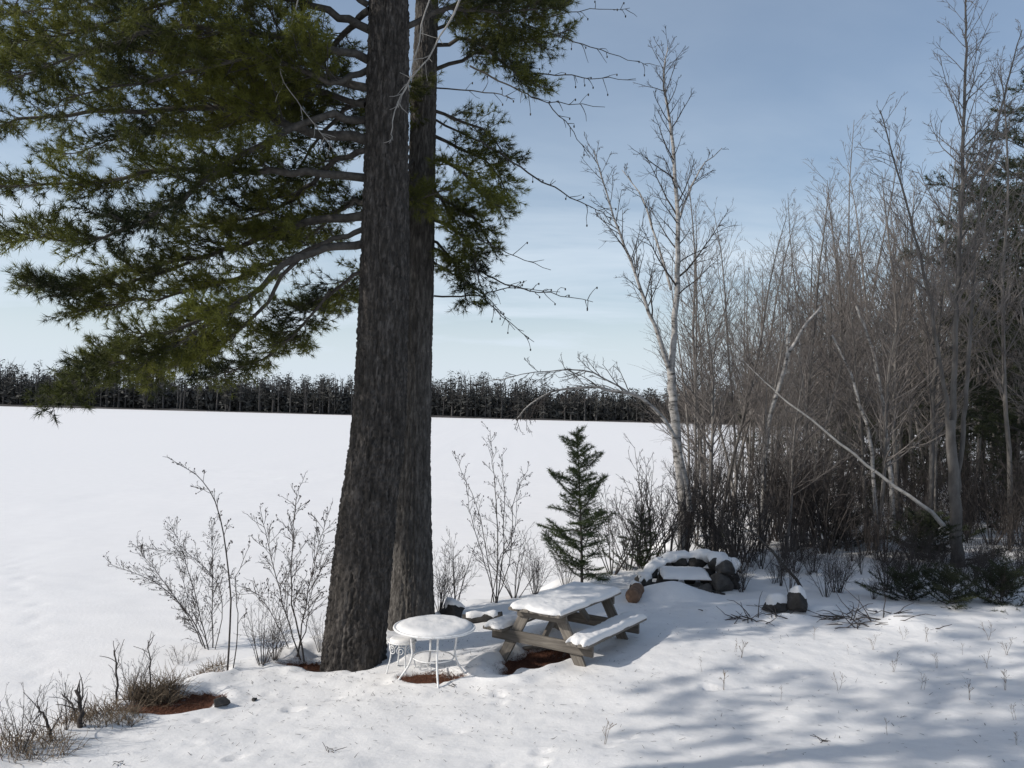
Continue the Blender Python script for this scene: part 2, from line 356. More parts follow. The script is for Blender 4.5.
# far shore
def tri_soup(C, N, size, rs, flat=(1, 1, 1)):
    d1 = rs.randn(N, 3) * flat; d2 = rs.randn(N, 3) * flat; d3 = rs.randn(N, 3) * flat
    return np.stack([C + d1 * size, C + d2 * size, C + d3 * size], 1).reshape(-1, 3)
def far_wood(name, pts, hmin, hmax, seed, bare=0.5, scale=1.0, lo=0.45, flakes=70, under=0):
    rs = np.random.RandomState(seed); Vc = []; tb = TB()
    for (x, y, z0) in pts:
        h = rs.uniform(hmin, hmax) * (1 + 0.28 * float(vnoise(np.array(x * 0.045), np.array(y * 0.02), 4))); conif = rs.rand() > bare
        tb.tube([(x, y, z0 - 0.5), (x + rs.uniform(-.3, .3), y, z0 + h * 0.5), (x + rs.uniform(-.5, .5), y, z0 + h * 0.88)], np.array([0.2, 0.14, 0.05]) * rs.uniform(0.8, 1.6) * scale, 4)
        if conif:
            n = flakes; t = rs.rand(n) ** 0.9; a = rs.rand(n) * 6.283; rr = (1 - 0.85 * t) ** 0.7 * h * 0.15 * rs.uniform(0.7, 1.2, n) + 0.15
            base = rs.uniform(lo - .25, lo + .1); zc = z0 + h * (base + (1 - base) * t)
            C = np.stack([x + rr * np.cos(a), y + rr * np.sin(a), zc], -1)
            Vc.append(tri_soup(C, n, (0.62 * scale * (1 - 0.55 * t))[:, None], rs, (1, 1, 0.55)))
        else:
            for _ in range(7):
                t0 = rs.uniform(0.35, 0.85); a = rs.rand() * 6.283; L = h * rs.uniform(0.12, 0.28)
                p = np.array((x, y, z0 + h * t0)); tb.tube([p, p + np.array((math.cos(a) * .45, math.sin(a) * .45, .9)) * L], [0.07 * scale, 0.02], 3)
    root = tag(bpy.data.objects.new(name, None), kind='stuff'); COL.objects.link(root)
    if under:
        ux = rs.uniform(-330, 200, under); uz = rs.rand(under) ** 1.4 * 9; C = np.stack([ux, 379 + 0.03 * ux + rs.rand(under) * 22, LAKE_Z + 0.3 + uz], -1); Vc.append(tri_soup(C, under, 0.75, rs, (1, 1, 1.3)))
    V = np.concatenate(Vc); tag(link('crowns', mesh_np('crowns', V, [np.arange(len(V)).reshape(-1, 3)], M['far_conifer'], False), root), kind='stuff')
    tag(link('trunks', tb.mesh('trunks', M['far_bark']), root), kind='stuff')
    return root
rs = np.random.RandomState(77)
shore = []
for k in range(1700):
    x = rs.uniform(-330, 190); row = rs.rand() ** 1.6; shore.append((x, 378 + 0.03 * x + row * 55, LAKE_Z + 0.3 + row * 2.5))
far_wood('far_shore_forest', shore, 10, 19, 3, 0.30, 1.5, 0.26, 80, 26000)
low = []
X = np.linspace(-420, 420, 90); Y = np.array([372, 374, 376, 400, 460, 520.]); XX, YY = np.meshgrid(X, Y, indexing='ij')
Zh = LAKE_Z + np.array([-0.4, 0.25, 0.5, 1.6, 5.0, 6.0])[None, :] + 0.4 * vnoise(XX * 0.06, YY * 0.05, 2)
YY = YY + 0.03 * XX + 4 * vnoise(XX * 0.02, XX * 0, 1)
V = np.stack([XX, YY, Zh], -1).reshape(-1, 3); idx = np.arange(XX.size).reshape(XX.shape)
F = np.stack([idx[:-1, :-1], idx[1:, :-1], idx[1:, 1:], idx[:-1, 1:]], -1).reshape(-1, 4)
tag(link('far_shore_land', mesh_np('far_shore_land', V, [F], noise_mat('forest_floor', [(0.3, (0.03, 0.028, 0.026)), (0.7, (0.09, 0.085, 0.085))], (0.2, 0.2, 0.2), 5, 1.0, 0))), kind='structure')

# ------------------------------------------------------------------ tree builders
def wander(start, d, L, n, rng, wob=0.12, up=0.0):
    d = unit(np.array(d, float)); e = rng.normal(0, wob, (n, 3)); e[:, 2] += up
    D = d + np.cumsum(e, 0); D /= np.sqrt((D * D).sum(1))[:, None] + 1e-9
    P = np.empty((n + 1, 3)); P[0] = start; P[1:] = P[0] + np.cumsum(D, 0) * (L / n); return P
def xc(a, b): return np.array((a[1] * b[2] - a[2] * b[1], a[2] * b[0] - a[0] * b[2], a[0] * b[1] - a[1] * b[0]))
def side_dir(d, ang, az):
    d = unit(d); ref = np.array((0, 0, 1.0)) if abs(d[2]) < 0.9 else np.array((1.0, 0, 0))
    a = unit(xc(d, ref)); b = xc(d, a)
    return unit(d * math.cos(ang) + (a * math.cos(az) + b * math.sin(az)) * math.sin(ang))
def sample(P, t):
    f = t * (len(P) - 1); i = min(int(f), len(P) - 2); return P[i] + (P[i + 1] - P[i]) * (f - i), unit(P[i + 1] - P[i])
def twiggery(br, tw, P, r0, rng, n1, t0, len1, ang=(0.6, 1.0), up=0.05, n2=7, n3=4, twig_r=0.004, taper=0.75):
    """branches, side branches and twigs on a stem P; br and tw are tube collectors"""
    L = len1
    for k in range(n1):
        t = t0 + (1 - t0) * ((k + rng.random()) / n1) ** 0.95; t = min(t, 0.995)
        p, d = sample(P, t); dd = side_dir(d, rng.uniform(*ang), rng.uniform(0, 6.283))
        l1 = L * (1 - taper * (t - t0) / (1 - t0 + 1e-6)) * rng.uniform(0.55, 1.15)
        r1 = max(min(r0 * (1.02 - t) * 0.55, 0.012 * l1 + 0.003), twig_r * 1.2)
        B = wander(p, dd, l1, 6, rng, 0.10, up); br.tube(B, np.linspace(r1, twig_r, 7), 4)
        m2 = max(2, int(n2 * l1 / L * 1.3))
        for q in range(m2):
            tt = 0.2 + 0.8 * (q + rng.random()) / m2; p2, d2 = sample(B, min(tt, 0.99))
            l2 = l1 * 0.42 * (1.1 - 0.6 * tt) * rng.uniform(0.5, 1.2)
            C = wander(p2, side_dir(d2, rng.uniform(0.45, 0.9), rng.uniform(0, 6.283)), l2, 4, rng, 0.13, up); tw.tube(C, np.linspace(max(r1 * 0.45, twig_r), twig_r * 0.7, 5), 3)
            for z in range(n3):
                p3, d3 = sample(C, rng.uniform(0.25, 0.98))
                D = wander(p3, side_dir(d3, rng.uniform(0.4, 0.9), rng.uniform(0, 6.283)), l2 * rng.uniform(0.3, 0.65), 2, rng, 0.12, up); tw.tube(D, np.linspace(twig_r * 0.8, twig_r * 0.5, 3), 3)
def bare_proto(seed, h, r, n1=26, t0=0.3, len1=None, ang=(0.5, 0.85), stems=1, up=0.07, lean=0.04, n2=7, n3=4, twig_r=0.0042):
    rng = np.random.default_rng(seed); st, br, tw = TB(), TB(), TB(); len1 = len1 or h * 0.27
    for s in range(stems):
        a = rng.uniform(0, 6.283); d = np.array((math.cos(a) * (lean + 0.14 * (stems > 1)), math.sin(a) * (lean + 0.14 * (stems > 1)), 1.0))
        P = wander((math.cos(a) * r * 0.6 * (stems > 1), math.sin(a) * r * 0.6 * (stems > 1), -0.15), d, h * rng.uniform(0.85, 1.0), 14, rng, 0.035, 0.02)
        R = r * (1 - np.linspace(0, 1, 15)) ** 0.8 + 0.006; R[0] *= 1.3
        st.tube(P, R, 8); twiggery(br, tw, P, r, rng, n1, t0, len1, ang, up, n2, n3, twig_r)
    return st, br, tw
def proto_meshes(name, parts, bark, twigm):
    st, br, tw = parts
    return st.mesh(name + '_trunk', bark), br.mesh(name + '_branches', twigm), tw.mesh(name + '_twigs', twigm)
def place(name, label, cat, ms, loc, rz=0, sc=1.0, group=None, tilt=(0, 0)):
    o = thing(name, label, cat, loc, group, rz); o.rotation_euler = (tilt[0], tilt[1], rz); o.scale = (sc, sc, sc)
    for nm, me in zip(('trunk', 'branches', 'twigs'), ms):
        c = link(nm, me, o)
        if nm == 'twigs': c['kind'] = 'stuff'
    return o

def tuft_mesh(P, D, n, length, width, rs, spread=0.75, back=0.5):
    N = len(P); P = np.repeat(np.asarray(P), n, 0); D = np.repeat(np.asarray(D), n, 0)
    d = D + rs.randn(N * n, 3) * spread; d /= np.linalg.norm(d, axis=1, keepdims=True) + 1e-9
    b = P - D * (rs.rand(N * n, 1) * length * back)
    L = length * (0.65 + 0.5 * rs.rand(N * n, 1)); s = np.cross(d, rs.randn(N * n, 3)); s /= np.linalg.norm(s, axis=1, keepdims=True) + 1e-9
    s *= width / 2
    V = np.stack([b - s, b + s, b + d * L], 1).reshape(-1, 3)
    return V, np.arange(len(V)).reshape(-1, 3)

def foliate(limb, L, rng, wood, tp, td, first=0.25, gap=0.115, side=1.0, twig_gap=0.042, droop=0.0, dens=1.0):
    """side branches and twigs along a conifer limb; collects tuft points"""
    s = first * L; k = 0
    while s < L:
        t = s / L; p, d = sample(limb, min(t, 0.995)); k += 1
        for sg in (-1, 1):
            if rng.random() > dens: continue
            flat = unit(np.cross(d, (0, 0, 1.0))) * sg
            dd = unit(d * rng.uniform(0.5, 1.0) + flat * rng.uniform(0.6, 1.1) + np.array((0, 0, rng.uniform(-0.45, 0.5) - droop)))
            l = side * (1.15 - 0.75 * t) * rng.uniform(0.5, 1.15) * min(1, 0.45 + 2.5 * (t - first + 0.1))
            B = wander(p, dd, l, 5, rng, 0.09, 0.03); wood.tube(B, np.linspace(0.004 + 0.008 * l, 0.003, 6), 4)
            m = max(2, int(0.85 * l / twig_gap)); f = (0.12 + 0.88 * (np.arange(m) + rng.random(m)) / m) * 4.999; i = f.astype(int); f = (f - i)[:, None]
            e = B[i + 1] - B[i]; p2 = B[i] + e * f; d2 = e / (np.sqrt((e * e).sum(1))[:, None] + 1e-9)
            rd = rng.normal(0, 1, (m, 3)); rd[:, 2] = rd[:, 2] * 0.6 + 0.3; rd -= d2 * (rd * d2).sum(1)[:, None]; rd /= np.sqrt((rd * rd).sum(1))[:, None] + 1e-9
            d3 = d2 * 0.75 + rd * rng.uniform(0.4, 0.9, (m, 1)); d3 /= np.sqrt((d3 * d3).sum(1))[:, None]
            l2 = rng.uniform(0.10, 0.32, (m, 1)) * (1.2 - 0.6 * (i / 5.0))[:, None]; tip = p2 + d3 * l2
            wood.sticks(p2, tip, 0.0035, 0.0022); tp.extend(tip); td.extend(d3)
            w = l2[:, 0] > 0.16; tp.extend((p2 + d3 * l2 * 0.5)[w]); td.extend(d3[w])
            tp.append(B[-1]); td.append(unit(B[-1] - B[-2]))
        s += gap * rng.uniform(0.7, 1.35)
    tp.append(limb[-1]); td.append(unit(limb[-1] - limb[-2]))

def bark_trunk(P, R, n_ang, n_z, depth, seed, flare=0.30):
    Pz = bez(P, n_z); tR = np.interp(np.linspace(0, 1, n_z), np.linspace(0, 1, len(R)), R)
    z = Pz[:, 2] - Pz[0, 2]; th = np.linspace(0, 2 * math.pi, n_ang, endpoint=False)
    per = 44; U = th / (2 * math.pi) * per
    UU, ZZ = np.meshgrid(U, z, indexing='xy')
    wx = 0.6 * vnoise(UU * 0.5, ZZ * 1.7, seed, per // 2) 
    a = np.abs(vnoise(UU + wx, ZZ * 1.7, seed + 1, per)); b = np.abs(vnoise(UU * 2 + wx, ZZ * 4.2, seed + 2, per * 2))
    plate = sstep(0.02, 0.28, a) * 0.7 + sstep(0.0, 0.3, b) * 0.3
    rad = tR[:, None] + depth * (plate - 0.6) + 0.012 * vnoise(UU * 3, ZZ * 30, seed + 3, per * 3) * (depth / 0.02)
    TH = th[None, :]
    rad = rad * (1 + flare * np.exp(-z[:, None] / 0.28) * (0.5 + 0.5 * np.cos(TH * 5 + seed) + 0.25 * np.cos(TH * 3 + 1.3)))
    rad = rad * (1 + 0.03 * vnoise(TH / 6.2832 * 6, z[:, None] * 0.7, seed + 4, 6))
    V = np.stack([Pz[:, 0:1] + rad * np.cos(TH), Pz[:, 1:2] + rad * np.sin(TH), np.broadcast_to(Pz[:, 2:3], rad.shape)], -1).reshape(-1, 3)
    idx = np.arange(n_z * n_ang).reshape(n_z, n_ang); nx_ = np.roll(idx, -1, 1)
    return V, np.stack([idx[:-1], nx_[:-1], nx_[1:], idx[1:]], -1).reshape(-1, 4)

# ------------------------------------------------------------------ the two big pines
def px_path(pts, d0, d1):
    n = len(pts); return np.array([at(px, py, d0 + (d1 - d0) * k / max(1, n - 1)) for k, (px, py) in enumerate(pts)])
def pine(root, trunk_px, radii, depth, top_h, limbs, dead, seed, upper_n, bark='pine_bark', furrow=0.036):
    rng = np.random.default_rng(seed); rs = np.random.RandomState(seed)
    b = root.location
    P = [np.array((b.x, b.y, b.z - 0.35))] + [np.array(at(px, py, depth)) for px, py in trunk_px]
    V, F = bark_trunk(P, radii, 140, 520, furrow, seed)
    low = np.array(P[-1]); dirv = unit(np.array(P[-1]) - np.array(P[-2]))
    loc = np.array(b)
    link('trunk', mesh_np('trunk', V - loc, [F], M[bark]), root)
    up = wander(low - dirv * 0.1, dirv + np.array((0, 0, 1)), top_h - low[2], 14, rng, 0.02, 0.05)
    tb = TB(); tb.tube(up - loc, np.linspace(radii[-1], 0.03, 15), 16); link('upper_trunk', tb.mesh('upper_trunk', M['pine_bark']), root)
    tp, td = [], []; wood = TB()
    for (pts, dd, r0, first, side, dens) in limbs:
        A = px_path(pts, *dd); L_ = np.linalg.norm(np.diff(A, axis=0), axis=1).sum(); n = max(8, int(L_ / 0.22)); C = bez(A, n)
        C[1:-1] += rng.normal(0, 0.02, (n - 2, 3))
        t1 = TB(); t1.tube(C - loc, np.linspace(r0, 0.008, n), 8); link('limb', t1.mesh('limb', M['limb_bark']), root)
        foliate(C, L_, rng, wood, tp, td, first=first, side=side, dens=dens)
    V, F = tuft_mesh(np.array(tp) - loc, np.array(td), 22, 0.11, 0.0080, rs)
    tag(link('needles', mesh_np('needles', V, [F], M['needles'], False), root), kind='stuff')
    wood.V = [v - loc for v in wood.V]
    tag(link('twigs', wood.mesh('twigs', M['limb_bark']), root), kind='stuff')
    # high crown above the picture
    tp, td = [], []; wood = TB()
    for k in range(upper_n):
        t = (k + 0.5) / upper_n; p, d = sample(up, min(t, 0.99)); a = k * 2.4 + rng.uniform(-.3, .3)
        Lb = (1 - t) ** 0.6 * 4.6 * rng.uniform(0.75, 1.1) + 0.5
        C = wander(p, (math.cos(a), math.sin(a), 0.1), Lb, 9, rng, 0.05, 0.03); wood.tube(C, np.linspace(0.05, 0.01, 10), 5)
        foliate(C, Lb, rng, wood, tp, td, first=0.2, gap=0.42, side=1.3, twig_gap=0.2)
    V, F = tuft_mesh(np.array(tp) - loc, np.array(td), 14, 0.19, 0.022, rs, 0.9, 0.8)
    wood.V = [v - loc for v in wood.V]
    cr = tag(link('upper_crown', wood.mesh('upper_crown', M['limb_bark']), root), kind='stuff')
    tag(link('upper_needles', mesh_np('upper_needles', V, [F], M['needles'], False), cr), kind='stuff')
    for pts, dd, r0, pale in dead:
        A = px_path(pts, *dd); L_ = np.linalg.norm(np.diff(A, axis=0), axis=1).sum(); n = max(10, int(L_ / 0.12)); C = bez(A, n)
        C[1:-1] += rng.normal(0, 0.011, (n - 2, 3)); t1 = TB(); t1.tube(C - loc, np.linspace(r0, 0.004, n), 6)
        for q in range(int(L_ / 0.16)):
            p, d = sample(C, rng.uniform(0.2, 0.98)); l = rng.uniform(0.06, 0.32)
            D_ = wander(p, side_dir(d, rng.uniform(0.5, 1.2), rng.uniform(0, 6.28)), l, 3, rng, 0.2, -0.05); t1.tube(D_ - loc, np.linspace(0.006, 0.003, 4), 4)
            if not pale and rng.random() < 0.5: t1.tube([D_[-1] - loc, D_[-1] - loc - np.array((0, 0, 0.03))], [0.012, 0.010], 5, True)
        link('dead_branch', t1.mesh('dead_branch', M['dead_bark'] if pale else M['limb_bark']), root)

pa = thing('pine_tree', 'thick furrowed pine trunk nearest the round table, long green limbs reaching left over the lake', 'tree', PINE_A)
dA = PINE_A.y
limbsA = [
    ([(368, 243), (325, 250), (282, 266), (250, 296), (190, 325), (120, 345), (62, 392)], (dA, dA - 1.2), 0.060, 0.42, 0.85, 0.95),
    ([(300, 258), (250, 320), (215, 345), (160, 372)], (dA - .2, dA - 0.2), 0.03, 0.30, 0.75, 0.95),
    ([(368, 270), (335, 290), (300, 325), (270, 345)], (dA, dA + 1.3), 0.03, 0.2, 0.8, 1),
    ([(366, 216), (310, 222), (240, 246), (150, 268), (30, 288)], (dA, dA + 1.0), 0.065, 0.25, 0.95, 0.9),
    ([(366, 178), (290, 172), (200, 170), (100, 178), (-30, 190)], (dA, dA - 1.4), 0.06, 0.25, 1.0, 0.9),
    ([(366, 140), (300, 130), (255, 112), (160, 108), (40, 118), (-60, 130)], (dA, dA - 0.4), 0.075, 0.22, 1.05, 0.95),
    ([(366, 120), (320, 118), (250, 150), (170, 205), (100, 235), (20, 240)], (dA, dA - 2.0), 0.055, 0.3, 1.0, 0.9),
    ([(368, 88), (290, 70), (200, 58), (110, 50), (-40, 62)], (dA, dA + 1.2), 0.06, 0.2, 1.05, 0.9),
    ([(368, 60), (300, 40), (220, 28), (120, 40), (-20, 90)], (dA, dA - 2.2), 0.06, 0.22, 1.05, 0.9),
    ([(370, 30), (310, 5), (240, -10), (130, 0), (0, 15)], (dA, dA + 0.3), 0.06, 0.2, 1.05, 0.9),
    ([(370, -10), (280, -30), (150, -25), (20, -5)], (dA, dA - 1.5), 0.06, 0.2, 1.05, 0.85),
    ([(372, 200), (345, 205), (300, 240), (260, 235)], (dA, dA + 2.4), 0.04, 0.2, 0.9, 1),
    ([(372, 100), (345, 110), (310, 150), (270, 200)], (dA, dA + 2.6), 0.045, 0.2, 0.95, 1),
    ([(385, 60), (400, 80), (395, 110), (370, 150)], (dA, dA + 2.2), 0.04, 0.3, 0.9, 0.9),
    ([(400, 30), (450, 10), (500, 12), (560, 8)], (dA, dA + 0.6), 0.045, 0.22, 0.8, 0.9),
    ([(370, 10), (340, 40), (290, 90), (200, 90), (90, 75)], (dA, dA + 2.2), 0.05, 0.2, 1.0, 0.95),
    ([(366, 150), (330, 165), (280, 205), (200, 225), (110, 222)], (dA, dA + 1.8), 0.045, 0.2, 0.95, 0.95),
    ([(366, 105), (310, 95), (230, 125), (140, 135), (60, 155)], (dA, dA + 2.4), 0.045, 0.2, 0.95, 0.95),
    ([(368, 70), (330, 80), (270, 60), (170, 75), (60, 100)], (dA, dA - 1.6), 0.045, 0.2, 0.95, 0.95),
    ([(366, 228), (320, 245), (230, 280), (140, 300), (75, 310)], (dA, dA + 0.2), 0.04, 0.25, 0.85, 0.95),
    ([(250, 296), (170, 345), (110, 365), (58, 398)], (dA - .5, dA - 1.6), 0.03, 0.1, 0.8, 1),
    ([(190, 262), (130, 280), (80, 290), (18, 286)], (dA + .6, dA - 0.4), 0.025, 0.1, 0.8, 1),
    ([(240, 302), (200, 345), (150, 375), (100, 360)], (dA - .6, dA + 0.5), 0.02, 0.15, 0.7, 1),
    ([(330, 290), (290, 340), (240, 370), (200, 378)], (dA + .2, dA + 1.0), 0.02, 0.15, 0.7, 1),
    ([(368, 5), (320, -25), (220, -15), (100, 25), (10, 45)], (dA, dA - 0.8), 0.045, 0.2, 1.0, 0.95),
]
deadA = [([(468, -20), (450, 20), (428, 58), (408, 84), (398, 108)], (dA - .6, dA - .42), 0.016, True),
         ([(408, 84), (398, 104), (392, 128), (391, 140)], (dA - .45, dA - .40), 0.012, True),
         ([(436, -20), (420, 30), (412, 70), (407, 86)], (dA - .5, dA - .43), 0.011, True),
         ([(300, -10), (288, 40), (280, 70), (293, 95), (318, 130), (334, 150)], (dA - 1.0, dA - 0.5), 0.009, True)]
pine(pa, [(367, 520), (380, 400), (386, 200), (389, 0), (391, -120)], [0.40, 0.365, 0.335, 0.285, 0.245, 0.225], dA, 21.0, limbsA, deadA, 11, 44)
pb = thing('pine_tree', 'slimmer pine trunk standing just behind the thick pine, with dead twiggy limbs on its right', 'tree', PINE_B)
dB = PINE_B.y
limbsB = [
    ([(432, 160), (455, 168), (480, 190), (500, 212)], (dB, dB - .8), 0.03, 0.15, 0.75, 0.95),
    ([(432, 135), (462, 150), (490, 165), (505, 190)], (dB, dB + .2), 0.03, 0.15, 0.7, 0.95),
    ([(430, 195), (455, 205), (478, 225), (494, 250)], (dB, dB + .1), 0.03, 0.15, 0.7, 0.95),
    ([(430, 240), (448, 255), (462, 278), (468, 305)], (dB, dB - .2), 0.025, 0.15, 0.6, 0.95),
    ([(434, 30), (470, 22), (510, 30), (548, 50)], (dB, dB + .2), 0.03, 0.15, 0.7, 0.95),
    ([(430, 215), (450, 228), (472, 250), (480, 285)], (dB, dB - .6), 0.03, 0.2, 0.6, 0.9),
    ([(430, 185), (445, 205), (465, 240), (455, 275)], (dB, dB + .7), 0.03, 0.2, 0.65, 0.9),
    ([(432, 110), (460, 120), (490, 135), (510, 160)], (dB, dB + .6), 0.03, 0.2, 0.7, 0.75),
    ([(434, 70), (480, 55), (520, 40), (570, 30)], (dB, dB + .6), 0.035, 0.2, 0.65, 0.8),
    ([(434, 45), (470, 40), (510, 70), (540, 88)], (dB, dB - 1.0), 0.035, 0.2, 0.7, 0.8),
    ([(434, 20), (480, -5), (530, 0), (560, 10)], (dB, dB + 1.2), 0.04, 0.2, 0.8, 0.9),
    ([(434, -5), (470, -20), (520, -15), (550, -5)], (dB, dB - 1.0), 0.04, 0.2, 0.8, 0.9),
    ([(418, 150), (400, 180), (410, 200), (445, 190)], (dB, dB - 1.4), 0.03, 0.3, 0.6, 0.9),
    ([(412, 240), (380, 270), (340, 300), (310, 310)], (dB, dB + 1.4), 0.035, 0.3, 0.8, 0.9),
]
deadB = [
    ([(436, 88), (494, 93), (515, 99)], (dB, dB - .4), 0.012, False),
    ([(470, 66), (510, 86), (542, 100), (605, 107)], (dB - .3, dB - .9), 0.016, False),
    ([(500, 66), (560, 76), (636, 80)], (dB - .3, dB + .3), 0.014, False),
    ([(520, 22), (570, 40), (648, 66)], (dB, dB + .6), 0.014, False),
    ([(436, 120), (494, 150), (542, 181), (578, 201), (612, 218)], (dB, dB - 1.0), 0.019, False),
    ([(434, 221), (485, 243), (551, 270)], (dB, dB - .5), 0.013, False),
    ([(434, 248), (476, 270), (520, 288), (593, 302)], (dB, dB - .8), 0.019, False),
    ([(434, 296), (476, 296), (507, 288), (560, 292)], (dB, dB - .2), 0.016, False),
    ([(476, 292), (505, 318), (534, 342)], (dB - .2, dB - .5), 0.009, False),
    ([(434, 262), (470, 286), (490, 300), (515, 330)], (dB, dB + .5), 0.012, False),
    ([(540, 20), (580, 10), (630, 8)], (dB, dB), 0.010, False),
    ([(548, 102), (572, 130), (590, 158)], (dB - .8, dB - .8), 0.008, False),
]
pine(pb, [(412, 520), (416, 400), (421, 200), (427, 0), (431, -140)], [0.36, 0.285, 0.225, 0.205, 0.165, 0.14], dB, 18.5, limbsB, deadB, 23, 36, 'pine_bark_grey', 0.022)

# the neighbouring pine on the bank left of the camera, whose crown throws the broad shade on the foreground snow
def crown_pine(root, h, r, seed, t0=0.3, n=46, lmax=4.2, nl=0.19, nw=0.016, nn=18, gap=0.5, tg=0.3, mat='needles'):
    rng = np.random.default_rng(seed); rs = np.random.RandomState(seed)
    P = wander((0, 0, -0.3), (0, 0, 1), h, 16, rng, 0.015, 0.05); tb = TB(); tb.tube(P, r * (1 - np.linspace(0, 0.95, 17)) ** 0.8, 14)
    tp, td = [], []; wood = TB()
    for k in range(n):
        t = t0 + (1 - t0) * (k + 0.5) / n; p, d = sample(P, min(t, 0.995)); a = k * 2.4 + rng.uniform(-.4, .4)
        u = (t - t0) / (1 - t0); Lb = lmax * (math.sin(math.pi * min(1, u * 0.75 + 0.25)) ** 0.7) * rng.uniform(0.6, 1.1) + 0.3
        C = wander(p, (math.cos(a), math.sin(a), rng.uniform(-.05, .25)), Lb, 8, rng, 0.06, 0.03); wood.tube(C, np.linspace(0.012 * Lb, 0.008, 9), 5)
        foliate(C, Lb, rng, wood, tp, td, first=0.25, gap=gap, side=0.28 * lmax, twig_gap=tg)
    V, F = tuft_mesh(np.array(tp), np.array(td), nn, nl, nw, rs, 0.9, 0.8)
    return tb.mesh('trunk', M['pine_bark']), wood.mesh('limbs', M['limb_bark']), mesh_np('needles', V, [F], M[mat], False)
def put_conifer(name, label, ms, loc, rz=0, sc=1.0, group=None):
    o = thing(name, label, 'tree', loc, group, rz); o.scale = (sc,) * 3
    link('trunk', ms[0], o); link('limbs', ms[1], o); tag(link('needles', ms[2], o), kind='stuff'); return o
npm = crown_pine(None, 20, 0.3, 61, 0.40, 78, 4.0, 0.2, 0.03, 16, 0.42, 0.2)
put_conifer('pine_tree', 'tall pine on the bank beyond the left edge, shading the foreground snow', npm, (-10.2, 3.6, gz(-10.2, 3.6)))

# ------------------------------------------------------------------ birches and the other trees one can single out
def custom_tree(name, label, stems, bark, tw_mat, seed, twig=None, cat='tree', thick_sides=8):
    """stems: list of (pixel path, depth0, depth1, r0, r1); base of the first stem stands on the ground"""
    rng = np.random.default_rng(seed); st, br, tw = TB(), TB(), TB(); b = None
    for i, (pts, d0, d1, r0, r1, kw) in enumerate(stems):
        A = px_path(pts, d0, d1)
        if b is None: b = A[0].copy()
        L_ = np.linalg.norm(np.diff(A, axis=0), axis=1).sum(); n = max(10, int(L_ / 0.25)); C = bez(A, n); C[1:-1] += rng.normal(0, 0.012, (n - 2, 3))
        R = np.linspace(r0, r1, n)
        if i == 0: C[0, 2] -= 0.12; R[0] *= 1.25
        st.tube(C - b, R, thick_sides)
        if kw: twiggery(br, tw, C - b, r0, rng, **kw)
    o = thing(name, label, cat, b)
    link('trunk', st.mesh('trunk', bark), o)
    if br.V: tag(link('branches', br.mesh('branches', tw_mat), o), kind='stuff')
    if tw.V: tag(link('twigs', tw.mesh('twigs', tw_mat), o), kind='stuff')
    return o
q = hit(684, 556); d = q.y
def K(n1, t0, len1, n2=6, n3=4, up=0.05, ang=(0.5, 0.95), twig_r=0.0042, taper=0.7): return dict(n1=n1, t0=t0, len1=len1, n2=n2, n3=n3, up=up, ang=ang, twig_r=twig_r, taper=taper)
custom_tree('birch_tree', 'tall white birch forking low, beside the stone fire pit', [
    ([(684, 556), (680, 470), (674, 410), (671, 372)], d, d, 0.105, 0.085, None),
    ([(671, 372), (676, 300), (678, 220), (672, 140), (664, 80), (668, 45)], d, d + .4, 0.07, 0.008, K(40, 0.2, 1.5, n2=8)),
    ([(672, 378), (656, 330), (636, 275), (612, 210), (594, 150)], d, d - .6, 0.05, 0.008, K(30, 0.3, 1.2, n2=8)),
    ([(677, 225), (688, 195), (700, 170), (722, 148)], d + .2, d + .7, 0.03, 0.006, K(9, 0.3, 0.7)),
    ([(671, 290), (655, 235), (640, 195), (622, 170)], d + .1, d + .9, 0.03, 0.006, K(10, 0.3, 0.8)),
], M['birch'], M['shrub'], 101)
custom_tree('birch_sapling', 'slender birch bent in a low arch towards the lake, tip hanging down', [
    ([(690, 505), (682, 460), (668, 425), (640, 398), (600, 388), (560, 390), (530, 405), (516, 420)], d - .3, d - 1.2, 0.05, 0.008, K(30, 0.45, 0.95, up=-0.02)),
    ([(640, 398), (590, 372), (540, 372), (470, 385)], d - .5, d - 1.6, 0.02, 0.004, K(22, 0.2, 0.7)),
], M['birch'], M['shrub'], 102)
q = hit(957, 566); d = q.y
custom_tree('maple_tree', 'tall bare tree with three smooth grey stems from one base at the woods edge', [
    ([(957, 566), (956, 520), (952, 460), (950, 420)], d, d, 0.12, 0.085, None),
    ([(952, 440), (956, 330), (962, 180), (966, 60), (964, -40)], d, d + .3, 0.06, 0.012, K(54, 0.25, 2.0, ang=(0.4, 0.8), n2=8)),
    ([(950, 430), (938, 350), (926, 280), (900, 180), (880, 110)], d, d - .9, 0.042, 0.009, K(36, 0.3, 1.5, n2=8)),
    ([(956, 500), (966, 400), (972, 300), (980, 200), (1005, 90), (1022, 30)], d, d + .8, 0.048, 0.01, K(40, 0.3, 1.6, n2=8)),
], M['grey_bark'], M['twig'], 103)
q = hit(944, 575); d = q.y + 0.4
custom_tree('leaning_pole', 'dead pale tree stem leaning steeply leftward through the thicket', [
    ([(944, 520), (900, 490), (850, 452), (800, 412), (770, 386), (735, 352)], d, d + 1.2, 0.040, 0.005, K(8, 0.5, 0.5, n2=3, n3=2)),
], M['dead_bark'], M['twig'], 104)
custom_tree('birch_tree', 'crooked white birch with a zigzag trunk in the thicket right of the fire pit', [
    ([(762, 520), (764, 470), (768, 425), (782, 380), (790, 350), (806, 325), (822, 306)], 17.6, 18.0, 0.062, 0.025, K(9, 0.6, 0.8)),
    ([(784, 372), (788, 340), (795, 305)], 17.8, 17.6, 0.03, 0.012, K(6, 0.4, 0.6)),
], M['birch'], M['twig'], 105)
